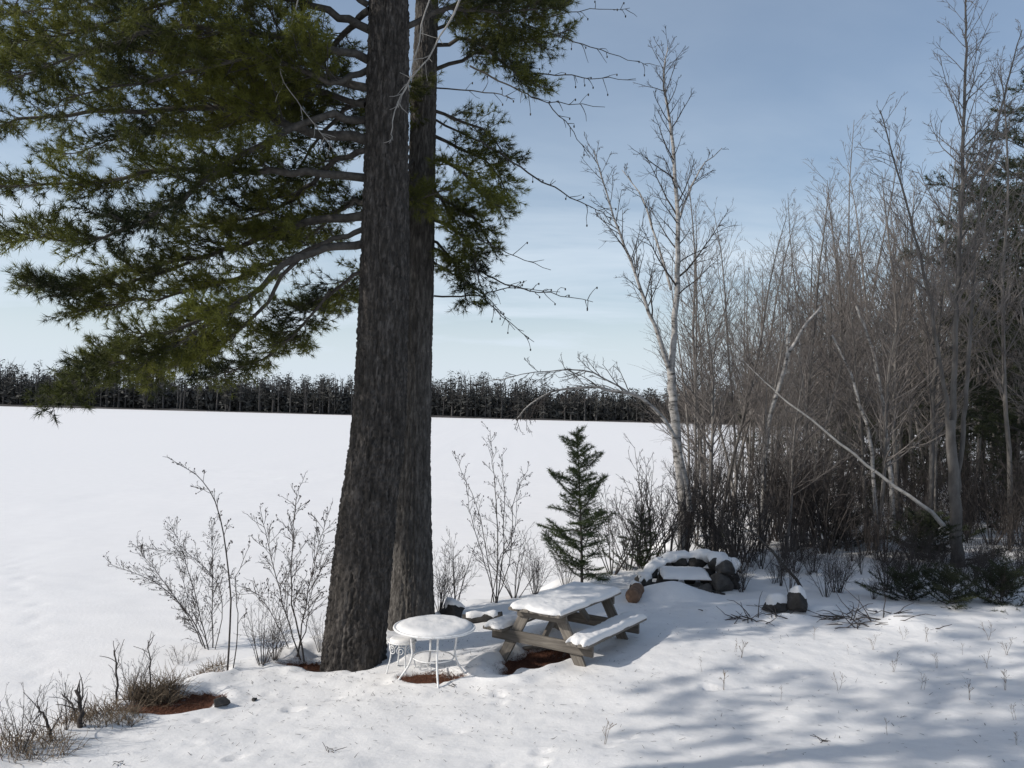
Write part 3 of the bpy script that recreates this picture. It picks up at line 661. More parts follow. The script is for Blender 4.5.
custom_tree('birch_tree', 'thin white birch leaning left, the left one of a leaning pair in the thicket', [
    ([(876, 520), (870, 440), (858, 400), (850, 372), (832, 335)], 17.4, 17.9, 0.045, 0.022, K(8, 0.6, 0.7)),
], M['birch'], M['twig'], 106)
custom_tree('birch_tree', 'thin white birch leaning left, the right one of a leaning pair in the thicket', [
    ([(893, 520), (886, 430), (880, 390), (872, 350), (856, 305)], 17.8, 18.2, 0.052, 0.026, K(8, 0.6, 0.7)),
], M['birch'], M['twig'], 107)

# ------------------------------------------------------------------ the wood on the right
PROTO = [proto_meshes('bare%d' % k, bare_proto(200 + k, 9.5, (0.045, 0.055, 0.038, 0.06, 0.033, 0.048, 0.036)[k], n1=(56, 62, 46, 64, 36, 52, 30)[k], t0=(0.30, 0.25, 0.35, 0.28, 0.2, 0.33, 0.25)[k],
         stems=(1, 1, 1, 1, 2, 1, 3)[k], len1=(2.4, 2.7, 2.1, 3.0, 2.0, 2.5, 2.1)[k], ang=(0.5, 1.0), twig_r=0.0036, lean=0.09), M['grey_bark'], M['twig']) for k in range(7)]
GR = 'bare trees of the wood on the right'
def top_line(px): return float(np.interp(px, [680, 710, 760, 800, 850, 900, 950, 1000, 1100], [260, 190, 225, 195, 175, 140, 130, 130, 130]))
# the ones that stand out: (px, depth, top y, proto, label)
for px, dd, ty, k, lab in (
    (707, 20.0, 165, 0, 'bare grey tree directly right of the forked white birch'),
    (735, 22.0, 185, 2, 'slim bare tree midway between the forked birch and the crooked birch'),
    (804, 21.0, 170, 1, 'upright bare tree rising above the crooked white birch'),
    (845, 23.0, 150, 3, 'bushy-topped bare tree left of the leaning birch pair'),
    (900, 20.5, 140, 3, 'dark straight bare tree with ascending limbs, second left of the three-stemmed tree'),
    (930, 19.0, 120, 1, 'dark straight bare tree immediately left of the three-stemmed tree'),
    (1012, 18.5, 60, 0, 'bare tree at the right edge of the picture, in front of the dark pine')):
    x = at(px, 420, dd).x; z = gz(x, dd); hor = 409 + (px - 512) * 0.0262
    place('bare_tree', lab, 'tree', PROTO[k], (x, dd, z), k * 1.3, (CAM.z - z + (hor - ty) / FPX * dd) / 9.2, GR)
rr = random.Random(8); placed = []
n_ = 0
def zone(px):
    return ('just right of the forked white birch' if px < 755 else 'around the crooked white birch' if px < 835 else 'behind the leaning birch pair' if px < 910 else 'beside and behind the three-stemmed tree')
while n_ < 96:
    dd = rr.uniform(17.5, 44); px = rr.uniform(690, 1090)
    if n_ < 16: dd = rr.uniform(17, 25); px = rr.uniform(690, 790)
    x = at(px, 420, dd).x
    if float(edge_dist(np.array([x]), np.array([dd]))[0]) < 0.4: 
        if rr.random() < 0.9: continue
        else: continue
    if any((x - a) ** 2 + (dd - b) ** 2 < 0.8 for a, b in placed): continue
    placed.append((x, dd)); z = gz(x, dd); hor = 409 + (px - 512) * 0.0262
    ty = top_line(px) + rr.gauss(75, 45) 
    place('bare_tree', 'slim bare grey tree crowded among others ' + zone(px), 'tree', PROTO[rr.randrange(7)], (x, dd, z), rr.uniform(0, 6.28),
          (CAM.z - z + (hor - ty) / FPX * dd) / 9.2, GR, (rr.gauss(0, 0.04), rr.gauss(0, 0.04)))
    n_ += 1

# conifers in the wood
SP = [crown_pine(None, 9, 0.13, 300 + k, 0.08, 60, 1.7, 0.10, 0.014, 20, 0.26, 0.17, 'spruce') for k in range(2)]
WP = crown_pine(None, 12, 0.2, 310, 0.2, 50, 3.0, 0.14, 0.018, 16, 0.24, 0.11, 'spruce')
for px, dd, ty, ms, h, lab in (
    (1040, 21, 70, WP, 12, 'dark pine cut by the right edge, its crown showing beside the bare tops'),
    (1015, 25, 165, WP, 12, 'dark pine behind the three-stemmed tree, second crown from the right edge'),
    (1062, 24, 110, WP, 12, 'tall dark pine rising just beyond the right edge'),
    (965, 34, 250, WP, 12, 'dark pine deep in the wood behind the three stems'),
    (940, 30, 330, SP[0], 9, 'low dark fir behind the leaning pale stem'),
    (862, 26, 395, SP[1], 9, 'short dark fir at the foot of the leaning birch pair'),
    (985, 24, 330, SP[1], 9, 'dark fir just right of the three-stemmed tree'),
    (905, 33, 340, SP[0], 9, 'dark fir far back between the leaning birches and the three-stemmed tree'),
    (820, 32, 390, SP[1], 9, 'small dark fir far back below the crooked birch'),
    (790, 22, 455, SP[0], 9, 'very low dark fir under the crooked white birch'),
    (880, 20, 450, SP[1], 9, 'low dark fir left of the leaning pale stem foot'),
    (845, 19.5, 470, SP[0], 9, 'low dark fir amid the brush below the middle of the leaning pale stem'),
    (1005, 20, 430, SP[1], 9, 'low dark fir near the right picture edge behind the shrub row'),
    (925, 21.5, 425, SP[0], 9, 'dark fir tucked behind the foot of the leaning pale stem')):
    x = at(px, 420, dd).x; z = gz(x, dd); hor = 409 + (px - 512) * 0.0262
    put_conifer('conifer_tree', lab, ms, (x, dd, z - 0.1), px * 0.7, (CAM.z - z + (hor - ty) / FPX * dd) / h, 'conifers in the wood')
rr = random.Random(77)
for k in range(14):
    px = 735 + k * 22 + rr.uniform(-8, 8); dd = rr.uniform(30, 42); x = at(px, 420, dd).x; z = gz(x, dd); hor = 409 + (px - 512) * 0.0262
    if float(edge_dist(np.array([x]), np.array([dd]))[0]) < 0.5: continue
    put_conifer('conifer_tree', 'dark fir of the evergreen row deep in the wood, half hidden by bare stems', SP[k % 2], (x, dd, z - 0.1), k * 1.1, (CAM.z - z + (hor - rr.uniform(335, 385)) / FPX * dd) / 9, 'evergreen row deep in the wood')
# deep wood behind: reads as one mass
deep = []
rs = np.random.RandomState(12)
while len(deep) < 420:
    y = rs.uniform(45, 120); x = rs.uniform(8, 110)
    if float(edge_dist(np.array([x]), np.array([y]))[0]) < 1.0 or x / y > 0.85: continue
    deep.append((x, y, gz(x, y)))
far_wood('deep_wood', deep, 9, 15, 6, 0.72, 0.42, 0.3, 90)

# ------------------------------------------------------------------ young firs
def fir(seed, h, wd, n=60, needle=0.055, t0=0.1, gap=0.11, mat='fir'):
    rng = np.random.default_rng(seed); rs = np.random.RandomState(seed)
    P = wander((0, 0, -0.1), (0, 0, 1), h, 10, rng, 0.02, 0.05); tb = TB(); tb.tube(P, np.linspace(0.028, 0.006, 11) * (h / 2.9), 7)
    tp, td = [], []; wood = TB()
    for k in range(n):
        t = t0 + (0.97 - t0) * (k + rng.random()) / n; p, d_ = sample(P, t); a = k * 2.4 + rng.uniform(-.4, .4); u = (t - t0) / (1 - t0)
        Lb = wd * (1 - u) ** 0.6 * rng.uniform(0.25, 1.25) + 0.07
        C = wander(p, (math.cos(a), math.sin(a), rng.uniform(-0.1, 0.55) + 0.5 * u), Lb, 6, rng, 0.11, 0.04); wood.tube(C, np.linspace(0.004 + 0.008 * Lb, 0.002, 7), 4)
        s = 0.15 * Lb
        while s < Lb:
            q_, e = sample(C, min(s / Lb, .99)); tp.append(q_); td.append(e)
            for sg in (-1, 1):
                l2 = (0.10 + 0.42 * (Lb - s)) * rng.uniform(0.5, 1.1) ; fl = unit(np.cross(e, (0, 0, 1))) * sg
                B = wander(q_, e * 0.7 + fl, l2, 3, rng, 0.06, 0.02); wood.tube(B, np.linspace(0.003, 0.0015, 4), 3)
                for b_ in range(1, 4): tp.append(B[b_]); td.append(unit(B[b_] - B[b_ - 1]))
            s += gap * rng.uniform(0.8, 1.3)
    V, F = tuft_mesh(np.array(tp), np.array(td), 14, needle, 0.0075, rs, 0.8, 1.2)
    return tb.mesh('trunk', M['shrub']), wood.mesh('branches', M['shrub']), mesh_np('needles', V, [F], M[mat], False)
def put_fir(name, label, ms, loc, rz=0, sc=1, group=None, cat='tree'):
    o = thing(name, label, cat, loc, group, rz); o.scale = (sc,) * 3
    link('trunk', ms[0], o); link('branches', ms[1], o); tag(link('needles', ms[2], o), kind='stuff'); return o
F1 = fir(412, 2.9, 0.86, 66, 0.075, 0.08, 0.085)
x = at(584, 500, 14.6).x
put_fir('young_fir', 'small green fir standing alone against the ice behind the picnic table', F1, (x, 14.6, gz(x, 14.6) - 0.05), 0.6, 1.0)
F2 = fir(402, 1.3, 0.7, 40, t0=0.02)
x = at(640, 545, 15.8).x
put_fir('fir_bush', 'low spreading green fir bush left of the white birch foot', F2, (x, 15.8, gz(x, 15.8) - 0.05), 0.2, 0.9, None, 'bush')
LOWF = [fir(403 + k, 0.75, 0.95, 34, 0.06, 0.02, 0.10, 'spruce') for k in range(3)]
for px, py, sc, lab in ((905, 600, 0.75, 'dark low evergreen shrub under the three-stemmed tree, left end of the row'), (950, 604, 0.8, 'dark low evergreen shrub under the three-stemmed tree, middle of the row'),
                        (1000, 604, 0.9, 'dark low evergreen shrub at the right end of the row by the picture edge'), (845, 545, 1.1, 'dark evergreen shrub inside the thicket below the leaning pale stem'),
                        (720, 548, 0.6, 'small green evergreen shrub just right of the white birch foot'), (930, 560, 1.4, 'dark evergreen shrub directly behind the base of the three-stemmed tree')):
    q = hit(px, py); put_fir('evergreen_shrub', lab, LOWF[px % 3], (q.x, q.y, q.z - 0.08), px * 0.37, sc, 'low evergreen shrubs', 'shrub')

# ------------------------------------------------------------------ shrubs and brush
def shrub_proto(seed, h, stems, spread, n1, len1, twig_r=0.0028, r=0.011, buds=0, up=0.04, t0=0.25, n2=4, n3=2):
    rng = np.random.default_rng(seed); st, br, tw = TB(), TB(), TB()
    for s in range(stems):
        a = rng.uniform(0, 6.283); k = rng.uniform(0.1, 1) * spread
        P = wander((math.cos(a) * 0.12 * k, math.sin(a) * 0.12 * k, -0.06), (math.cos(a) * k, math.sin(a) * k, 1), h * rng.uniform(0.55, 1.0), 9, rng, 0.06, 0.0)
        st.tube(P, np.linspace(r * rng.uniform(0.7, 1.2), 0.003, 10), 5); twiggery(br, tw, P, r, rng, n1, t0, len1, (0.4, 0.9), up, n2, n3, twig_r, 0.5)
    if buds:
        for B in list(tw.V[::2]):
            if rng.random() < buds:
                c = B[-1]; tw.tube([c, c + np.array((0, 0, 0.014))], [0.009, 0.007], 5, True)
    return st, br, tw
def shrub_meshes(p): return p[0].mesh('stems', M['shrub']), p[1].mesh('branches', M['shrub']), p[2].mesh('twigs', M['shrub'])
def put_shrub(label, ms, loc, rz=0, sc=1.0, group=None, name='bare_shrub', zs=1.0):
    o = thing(name, label, 'shrub', loc, group, rz); o.scale = (sc, sc, sc * zs)
    link('stems', ms[0], o); link('branches', ms[1], o); tag(link('twigs', ms[2], o), kind='stuff'); return o
SH = [shrub_meshes(shrub_proto(500 + k, 1.8, (9, 7, 11, 14)[k], (0.55, 0.3, 0.7, 0.5)[k], (9, 8, 8, 9)[k], 0.5)) for k in range(4)]
# the two shrubs on the bank left of the pines, drawn from their stems
def stem_shrub(label, base_px, stems, depth, seed, twig_len=0.42, n1=15):
    b = hit(*base_px); rng = np.random.default_rng(seed); st, br, tw = TB(), TB(), TB()
    for pts, r in stems:
        A = px_path([base_px] + pts, b.y, b.y + rng.uniform(-.5, .5)); A[0] = np.array(b) + rng.normal(0, 0.05, 3) * (1, 1, 0) - np.array((0, 0, .06))
        L_ = np.linalg.norm(np.diff(A, axis=0), axis=1).sum(); C = bez(A, 14); C[1:-1] += rng.normal(0, 0.008, (12, 3))
        st.tube(C - np.array(b), np.linspace(r, 0.003, 14), 5)
        twiggery(br, tw, C - np.array(b), r, rng, int(n1 * L_), 0.25, twig_len, (0.4, 0.9), 0.03, 5, 3, 0.0026, 0.4)
    for B in list(tw.V[::2]):
        if rng.random() < 0.28: c = B[-1]; tw.tube([c, c + np.array((0, 0, 0.016))], [0.009, 0.007], 5, True)
    o = thing('bare_shrub', label, 'shrub', b, 'bare shrubs along the lake bank')
    link('stems', st.mesh('stems', M['shrub']), o); tag(link('branches', br.mesh('branches', M['shrub']), o), kind='stuff'); tag(link('twigs', tw.mesh('twigs', M['shrub']), o), kind='stuff')
stem_shrub('wide bare shrub with budded twigs fanning left on the lake bank', (212, 668), [
    ([(195, 625), (160, 585), (112, 565)], 0.014), ([(190, 620), (155, 570), (135, 545)], 0.011), ([(200, 615), (185, 560), (172, 525)], 0.012),
    ([(212, 610), (213, 560), (212, 520)], 0.013), ([(222, 600), (196, 560), (150, 548)], 0.009), ([(206, 640), (188, 600), (178, 560)], 0.009)], 0, 61)
stem_shrub('single tall stem arching left at its tip, right side of the wide bank shrub', (234, 668), [
    ([(232, 610), (226, 550), (216, 505), (200, 478), (176, 463)], 0.013), ([(238, 620), (236, 580), (250, 545)], 0.008)], 0, 62, 0.28, 5)
stem_shrub('bare budded shrub close to the left side of the thick pine', (297, 655), [
    ([(292, 600), (292, 545), (297, 490)], 0.013), ([(285, 610), (272, 560), (262, 520)], 0.010), ([(305, 610), (315, 560), (325, 520)], 0.011),
    ([(280, 630), (262, 600), (248, 588)], 0.008), ([(308, 620), (312, 590), (330, 550)], 0.009)], 0, 63)
stem_shrub('cluster of slender upright bare stems on the bank between the pines and the young fir', (496, 602), [
    ([(498, 540), (494, 480), (490, 430)], 0.013), ([(503, 550), (504, 500), (502, 455)], 0.011), ([(488, 560), (478, 510), (452, 452)], 0.011),
    ([(510, 560), (514, 500), (528, 470)], 0.010), ([(484, 560), (472, 520), (466, 480)], 0.009), ([(500, 560), (515, 530), (518, 480)], 0.009)], 0, 64, 0.34, 7)
# dense grey shrub and brush
for px, py, k, sc, lab in ((640, 566, 3, 1.15, 'dense fine-twigged grey shrub filling the gap between young fir and white birch'), (665, 566, 2, 1.1, 'fine-twigged grey shrub hard against the white birch foot'),
                           (455, 608, 1, 0.75, 'small bare shrub beside the snowy rock behind the round table'), (535, 594, 3, 0.55, 'low reddish-brown brush behind the left end of the picnic table'),
                           (565, 588, 2, 0.45, 'low brush at the foot of the young fir'), (275, 660, 3, 0.4, 'low twiggy brush between the two budded shrubs'),
                           (262, 664, 2, 0.5, 'low bare shrub left of the budded shrub near the pine'),
                           (612, 574, 0, 1.0, 'upright fine-twigged shrub right beside the young fir'), (650, 560, 0, 1.35, 'tallest grey shrub immediately left of the white birch trunk'),
                           (628, 570, 2, 0.9, 'spreading grey twiggy shrub behind the cut log'), (685, 558, 3, 1.2, 'grey twiggy shrub directly behind the stone fire pit'),
                           (710, 556, 1, 1.3, 'upright bare shrub behind the right arm of the fire pit'), (320, 652, 2, 0.35, 'tiny twiggy shrub touching the left foot of the thick pine'),
                           (182, 682, 2, 0.42, 'low twiggy shrub right above the brown grass clump'), (130, 702, 0, 0.40, 'low twiggy shrub at the left end of the brown grass clump'),
                           (440, 612, 3, 0.6, 'low twiggy shrub against the right side of the slimmer pine'), (515, 598, 0, 0.7, 'fine-twigged shrub right of the upright stem cluster'),
                           (22, 752, 2, 0.38, 'twiggy shrub in the bottom left corner'), (66, 730, 1, 0.35, 'little twiggy shrub among the dead stubs at lower left')):
    q = hit(px, py); put_shrub(lab, SH[k], (q.x, q.y, q.z), px, sc, 'bare shrubs along the lake bank')
rr = random.Random(31); n_ = 0
while n_ < 190:
    dd = rr.triangular(14.5, 30, 17); px = rr.uniform(700, 1080)
    if n_ > 115: dd = rr.uniform(12.2, 16.5); px = rr.uniform(738, 1060)
    x = at(px, 420, dd).x
    if float(edge_dist(np.array([x]), np.array([dd]))[0]) < -0.3 or proj((x, dd, gz(x, dd)))[1] > (606 if px > 850 else 598): continue
    sc = rr.uniform(0.5, 1.5) if n_ <= 115 else rr.uniform(0.25, 0.6)
    put_shrub('dark leafless brush tangled in the undergrowth ' + zone(px), SH[rr.randrange(4)], (x, dd, gz(x, dd)), rr.uniform(0, 6.28), sc, 'undergrowth brush on the right'); n_ += 1

# dead stubs and grass on the bank, lower left
def stub(label, pts, r, depth, seed):
    b = hit(*pts[0]); rng = np.random.default_rng(seed); A = px_path(pts, b.y, b.y + 0.1); A[0, 2] -= 0.12
    C = bez(A, 12); C[1:-1] += rng.normal(0, 0.006, (10, 3)); st, br = TB(), TB(); loc = np.array(b); st.tube(C - loc, np.linspace(r, r * 0.45, 12), 7, True)
    for k in range(7):
        p, d_ = sample(C, rng.uniform(0.25, 0.95)); B = wander(p, side_dir(d_, rng.uniform(0.5, 1.0), rng.uniform(0, 6.28)), rng.uniform(0.08, 0.35), 4, rng, 0.15, 0.0); br.tube(B - loc, np.linspace(r * 0.35, 0.003, 5), 4)
    o = thing('broken_sapling', label, 'sapling', b, 'dead stems on the bank'); link('stem', st.mesh('stem', M['shrub']), o); link('side_twigs', br.mesh('side_twigs', M['shrub']), o)
stub('broken dead stem leaning left at the lower left corner, lowest on the bank', [(56, 742), (47, 722), (38, 706)], 0.018, 0, 1)
stub('short forked dead branch lying low at the lower left corner', [(58, 738), (40, 738), (26, 730)], 0.013, 0, 2)
stub('thick upright dead stub left of the brown grass clump', [(81, 728), (80, 705), (76, 690)], 0.030, 0, 3)
stub('thin dead stem leaning left beside the thick upright stub', [(80, 722), (72, 705), (62, 694)], 0.012, 0, 4)
stub('taller knobbly dead stem just left of the brown grass clump', [(116, 705), (117, 675), (114, 650)], 0.015, 0, 5)
stub('thin upright dead stem rising out of the brown grass clump', [(150, 700), (150, 665), (148, 640)], 0.010, 0, 6)
def grass(name, label, px, py, n, h, spread, seed, group='dry grass on the bank'):
    b = hit(px, py); rs = np.random.RandomState(seed); tb = TB(); rng = np.random.default_rng(seed)
    for k in range(n):
        a = rs.rand() * 6.283; r = spread * math.sqrt(rs.rand()); x, y = b.x + r * math.cos(a), b.y + r * math.sin(a) * 0.7
        z = gz(x, y); P = wander((x - b.x, y - b.y, z - b.z - 0.03), (rs.randn() * 0.45, rs.randn() * 0.45, 1), h * rs.uniform(0.5, 1.1), 4, rng, 0.15, -0.12); tb.tube(P, np.linspace(0.004, 0.0015, 5), 3)
    o = thing(name, label, 'grass', b, group); tag(link('blades', tb.mesh('blades', M['grass']), o), kind='stuff')
grass('grass_clump', 'shaggy clump of dry brown grass above the red needle patch on the bank', 154, 699, 700, 0.34, 0.32, 1)
grass('grass_clump', 'thin dry grass around the dead stubs at lower left', 100, 718, 420, 0.26, 0.42, 2)
grass('grass_clump', 'small tuft of dry grass at the foot of the wide bank shrub', 205, 672, 260, 0.2, 0.25, 3)
grass('grass_clump', 'reddish dry grass behind the left end of the picnic table', 525, 592, 420, 0.5, 0.6, 4)
grass('grass_clump', 'sparse dry grass at the very lower left corner', 30, 748, 260, 0.3, 0.45, 5)

# ------------------------------------------------------------------ stones
def stone_np(seed, sub=3, rough=0.22):
    bm = bmesh.new(); bmesh.ops.create_icosphere(bm, subdivisions=sub, radius=1.0); V = np.array([v.co[:] for v in bm.verts]); F = np.array([[v.index for v in f.verts] for f in bm.faces]); bm.free()
    rs = np.random.RandomState(seed)
    for _ in range(16):                   # facets
        n = unit(rs.randn(3)); dcut = rs.uniform(0.58, 0.88); s = V @ n; V = V - np.maximum(s - dcut, 0)[:, None] * n * 0.97
    V *= (1 + rough * 0.5 * fbm(V[:, 0] * 2.3 + V[:, 2] * 1.7 + seed * 3.1, V[:, 1] * 2.3 - V[:, 2] * 1.1 + 7, seed % 5, 3))[:, None]
    return V, F
def stone_parts(root, name, V, F, size, loc, rot, snow=0.05, mat='stone'):
    c, s = math.cos(rot), math.sin(rot); U = V * np.array(size); U = np.stack([U[:, 0] * c - U[:, 1] * s, U[:, 0] * s + U[:, 1] * c, U[:, 2]], -1) + np.array(loc)
    o = link(name, mesh_np(name, U, [F], M[mat]), root)
    if snow:
        ctr = np.array(loc); nz = (U - ctr)[:, 2] / size[2]; k = sstep(0.05, 0.55, nz + 0.5 * vnoise(U[:, 0] * 8, U[:, 1] * 8 + U[:, 2] * 5, 2))
        C = ctr + (U - ctr) * (0.93 + 0.10 * k)[:, None]; C[:, 2] += snow * k
        link('snow_cap', mesh_np('snow_cap', C, [F], M['snow']), o)
    return o
fp = thing('fire_pit', 'horseshoe of dark stacked stones under snow with a snowed-over grate', 'fire pit', FIRE)
rs = np.random.RandomState(9); fb = np.array(FIRE)
def fpt(px, py): 
    q = hit(px, py); return np.array((q.x, q.y, gz(q.x, q.y)))
def fire_stone(px, py, dy, dz, size, seed, snow=0.05):
    p = np.array(at(px, py, FIRE.y + dy)) - fb; V, F = stone_np(seed); stone_parts(fp, 'stone', V, F, size, p, seed * 1.3, snow)
# right arm, back, left arm: (pixel of the stone's centre, depth offset)
for i, (px, py, dy, sz, sn) in enumerate((
    (716, 599, -0.18, (0.22, 0.20, 0.17), 0.0), (722, 583, -0.10, (0.23, 0.20, 0.18), 0.0), (726, 569, 0.02, (0.21, 0.2, 0.15), 0.0), (733, 592, 0.15, (0.18, 0.18, 0.20), 0.0),
    (716, 563, 0.40, (0.24, 0.17, 0.15), 0.0), (730, 577, 0.32, (0.19, 0.2, 0.22), 0.0), (698, 562, 0.62, (0.24, 0.16, 0.15), 0.0), (680, 562, 0.70, (0.22, 0.16, 0.14), 0.0), (663, 565, 0.62, (0.2, 0.16, 0.15), 0.0),
    (651, 572, 0.45, (0.19, 0.16, 0.16), 0.03), (643, 580, 0.25, (0.18, 0.15, 0.14), 0.03), (655, 588, 0.3, (0.2, 0.15, 0.15), 0.0), (637, 589, 0.05, (0.18, 0.15, 0.12), 0.03),
    (668, 578, 0.55, (0.24, 0.16, 0.18), 0.0), (690, 577, 0.65, (0.24, 0.16, 0.18), 0.0), (709, 578, 0.5, (0.2, 0.16, 0.2), 0.0), (648, 597, 0.0, (0.16, 0.13, 0.10), 0.04), (628, 596, -0.1, (0.13, 0.12, 0.09), 0.03), (706, 592, -0.1, (0.15, 0.14, 0.13), 0.0))):
    fire_stone(px, py, dy, 0, sz, 700 + i, sn)
mt = TB(); mp_ = np.array([at(px, py, FIRE.y + dy) for px, py, dy in ((640, 581, 0.1), (647, 571, 0.3), (658, 562, 0.5), (672, 557, 0.65), (690, 556, 0.7), (706, 556, 0.6), (720, 559, 0.4), (729, 566, 0.2), (729, 572, 0.0))]) - fb
mc = bez(mp_, 60); mr = np.array([0.03, 0.08, 0.12, 0.15, 0.16, 0.18, 0.21, 0.20, 0.10]); mt.tube(mc, np.interp(np.linspace(0, 8, 60), range(9), mr) * (1 + 0.18 * fbm(np.arange(60) * 0.45, np.zeros(60), 2, 2)), 20, True)
mv = mt.V[0].reshape(60, 20, 3); mv[..., 2] = mc[:, None, 2] + (mv[..., 2] - mc[:, None, 2]) * 0.5 + 0.035 * fbm(mv[..., 0] * 7, mv[..., 1] * 7, 1, 2); mt.V[0] = mv.reshape(-1, 3)
link('snow_cap', mt.mesh('snow_cap', M['snow']), fp)
g = TB(); pa0 = np.array(at(664, 578, FIRE.y)) - fb; pb0 = np.array(at(710, 581, FIRE.y - 0.05)) - fb
for k in range(9): t = k / 8; p = pa0 + (pb0 - pa0) * t; g.tube([p + (0, 0, -.01), p + np.array((0.0, 0.5, 0.06))], 0.007, 5)
for t in (0, 1): g.tube([pa0 + np.array((-.05, 0.5 * t, 0.06 * t)), pb0 + np.array((.05, 0.5 * t, 0.06 * t))], 0.010, 5)
grate = link('grate', g.mesh('grate', M['iron']), fp)
def snow_slab(name, parent, L, Wd, t, mat4, seed, power=5, overhang=0.015, nu=40, nv=22):
    u = np.linspace(-1, 1, nu); v = np.linspace(-1, 1, nv); u = np.sin(u * math.pi / 2); v = np.sin(v * math.pi / 2); UU, VV = np.meshgrid(u, v, indexing='ij')
    e = (1 - np.abs(UU) ** (power * 2)) ** 0.5 * (1 - np.abs(VV) ** power) ** 0.5
    ov = 1 + 0.05 * vnoise(UU * 4 + seed, VV * 3, seed) * (np.abs(UU) + np.abs(VV) > 1)
    Xs = VV * (Wd / 2 + overhang) * ov; Ys = UU * (L / 2 + overhang) * ov
    Zt = t * e * (1 + 0.13 * fbm(Xs * 3 + seed, Ys * 3, seed, 3) + 0.10 * fbm(Xs * 16 + seed, Ys * 16, seed + 1, 3)) + 0.001
    Vt = np.stack([Xs, Ys, Zt], -1).reshape(-1, 3); Vb = Vt.copy(); Vb[:, 2] = -0.012 * (np.maximum(np.abs(UU), np.abs(VV)).reshape(-1) > 0.97) + 0.002
    idx = np.arange(nu * nv).reshape(nu, nv); F = np.stack([idx[:-1, :-1], idx[:-1, 1:], idx[1:, 1:], idx[1:, :-1]], -1).reshape(-1, 4)
    ring = np.concatenate([idx[:-1, 0], idx[-1, :-1], idx[:0:-1, -1], idx[0, :0:-1]]); nr = np.roll(ring, -1); n = nu * nv
    Vv = np.vstack([Vt, Vb]); Vv = np.array(mat4.to_3x3()) @ Vv.T; Vv = Vv.T + np.array(mat4.translation)
    Fs = np.stack([ring, ring + n, nr + n, nr], -1)
    return link(name, mesh_np(name, Vv, [F[:, ::-1], (F + n), Fs], M['snow']), parent)
mid = (pa0 + pb0) / 2
snow_slab('snow_cap', grate, 0.78, 0.56, 0.075, Matrix.Translation(Vector(mid) + Vector((0, 0.26, 0.04))) @ Matrix.Rotation(math.radians(90), 4, 'Z') @ Matrix.Rotation(math.radians(-6), 4, 'Y'), 3, 4)

def cut_log(label, p0, p1, r, seed, snow=0.0, mat='log', name='log'):
    rng = np.random.default_rng(seed); p0 = np.array(p0, float); p1 = np.array(p1, float); b = p0.copy(); n = 10
    C = p0 + (p1 - p0) * np.linspace(0, 1, n)[:, None]; C[1:-1] += rng.normal(0, r * 0.05, (n - 2, 3)); tb = TB(); tb.tube(C - b, r * (1 + 0.06 * rng.normal(0, 1, n)), 14, True)
    o = thing(name, label, 'log', b); link('wood', tb.mesh('wood', M[mat]), o)
    if snow: ts = TB(); ts.tube(C[1:-1] - b + np.array((0, 0, r * 0.45 + snow * 0.3)), r * 0.85 * (1 + 0.1 * rng.normal(0, 1, n - 2)), 12, True); link('snow_cap', ts.mesh('snow_cap', M['snow']), o)
q0 = np.array(at(632, 593, FIRE.y - 0.75)); q0[2] = gz(q0[0], q0[1]) + 0.09
cut_log('short reddish cut log lying end-on left of the fire pit', q0, q0 + np.array((0.16, 0.5, 0.02)), 0.11, 3)
q1 = hit(640, 600); 
def rock(label, px, py, size, seed, snow, dy=0, sink=0.35, grp=None):
    q = hit(px, py); o = thing('rock', label, 'rock', (q.x, q.y + dy, gz(q.x, q.y + dy)), grp); V, F = stone_np(seed); stone_parts(o, 'stone', V, F, size, (0, 0, size[2] * (1 - sink)), seed, snow)
rock('rounded snow-capped rock behind the round table, by the slimmer pine', 452, 618, (0.24, 0.2, 0.17), 31, 0.05)
rock('small dark flat stone lying bare on the snow near the red needle patch', 221, 706, (0.11, 0.08, 0.07), 32, 0)
rock('tiny dark stone half sunk in the snow right of the dark flat stone', 254, 701, (0.06, 0.03, 0.02), 33, 0)
rock('dark stump-like rock with snow on its left, at the edge of the thicket', 797, 612, (0.17, 0.16, 0.24), 34, 0.03)
rock('low snow-heaped rock left of the dark stump-like rock', 775, 612, (0.25, 0.2, 0.12), 35, 0.09)
l0, l1 = hit(462, 624), hit(502, 622)
cut_log('dark fallen log half buried in snow between rock and picnic table', np.array(l0) + (0, 0, 0.07), np.array(l1) + (0, .1, 0.05), 0.075, 8, 0.03, 'limb_bark', 'fallen_log')

# ------------------------------------------------------------------ picnic table
def board(parent, name, p0, p1, w, t, up=(0, 0, 1), mat='wood', seed=0):
    p0 = Vector(p0); p1 = Vector(p1); y = (p1 - p0); L = y.length; y = y.normalized(); x = y.cross(Vector(up)).normalized(); z = x.cross(y)
    bm = bmesh.new(); bmesh.ops.create_cube(bm, size=1.0); bmesh.ops.scale(bm, vec=(w, L, t), verts=bm.verts)
    bmesh.ops.bevel(bm, geom=bm.edges[:], offset=min(0.004, t * 0.15), segments=1, affect='EDGES')
    me = bpy.data.meshes.new(name); bm.to_mesh(me); bm.free(); me.materials.append(M[mat])
    o = link(name, me, parent); R3 = Matrix((x, y, z)).transposed(); o.matrix_local = Matrix.Translation((p0 + p1) / 2) @ R3.to_4x4(); return o
pt = thing('picnic_table', 'weathered wooden picnic table with benches, thick snow lying on top and seats', 'picnic table', (PT_C.x, PT_C.y, 0.0), None, PT_A)
PL = 1.72; ZT, ZB = 0.735, 0.44
for k in range(5): board(pt, 'top_plank', ((k - 2) * 0.146, -PL / 2 + 0.012 * ((k * 7) % 3 - 1), ZT), ((k - 2) * 0.146, PL / 2, ZT), 0.140, 0.038)
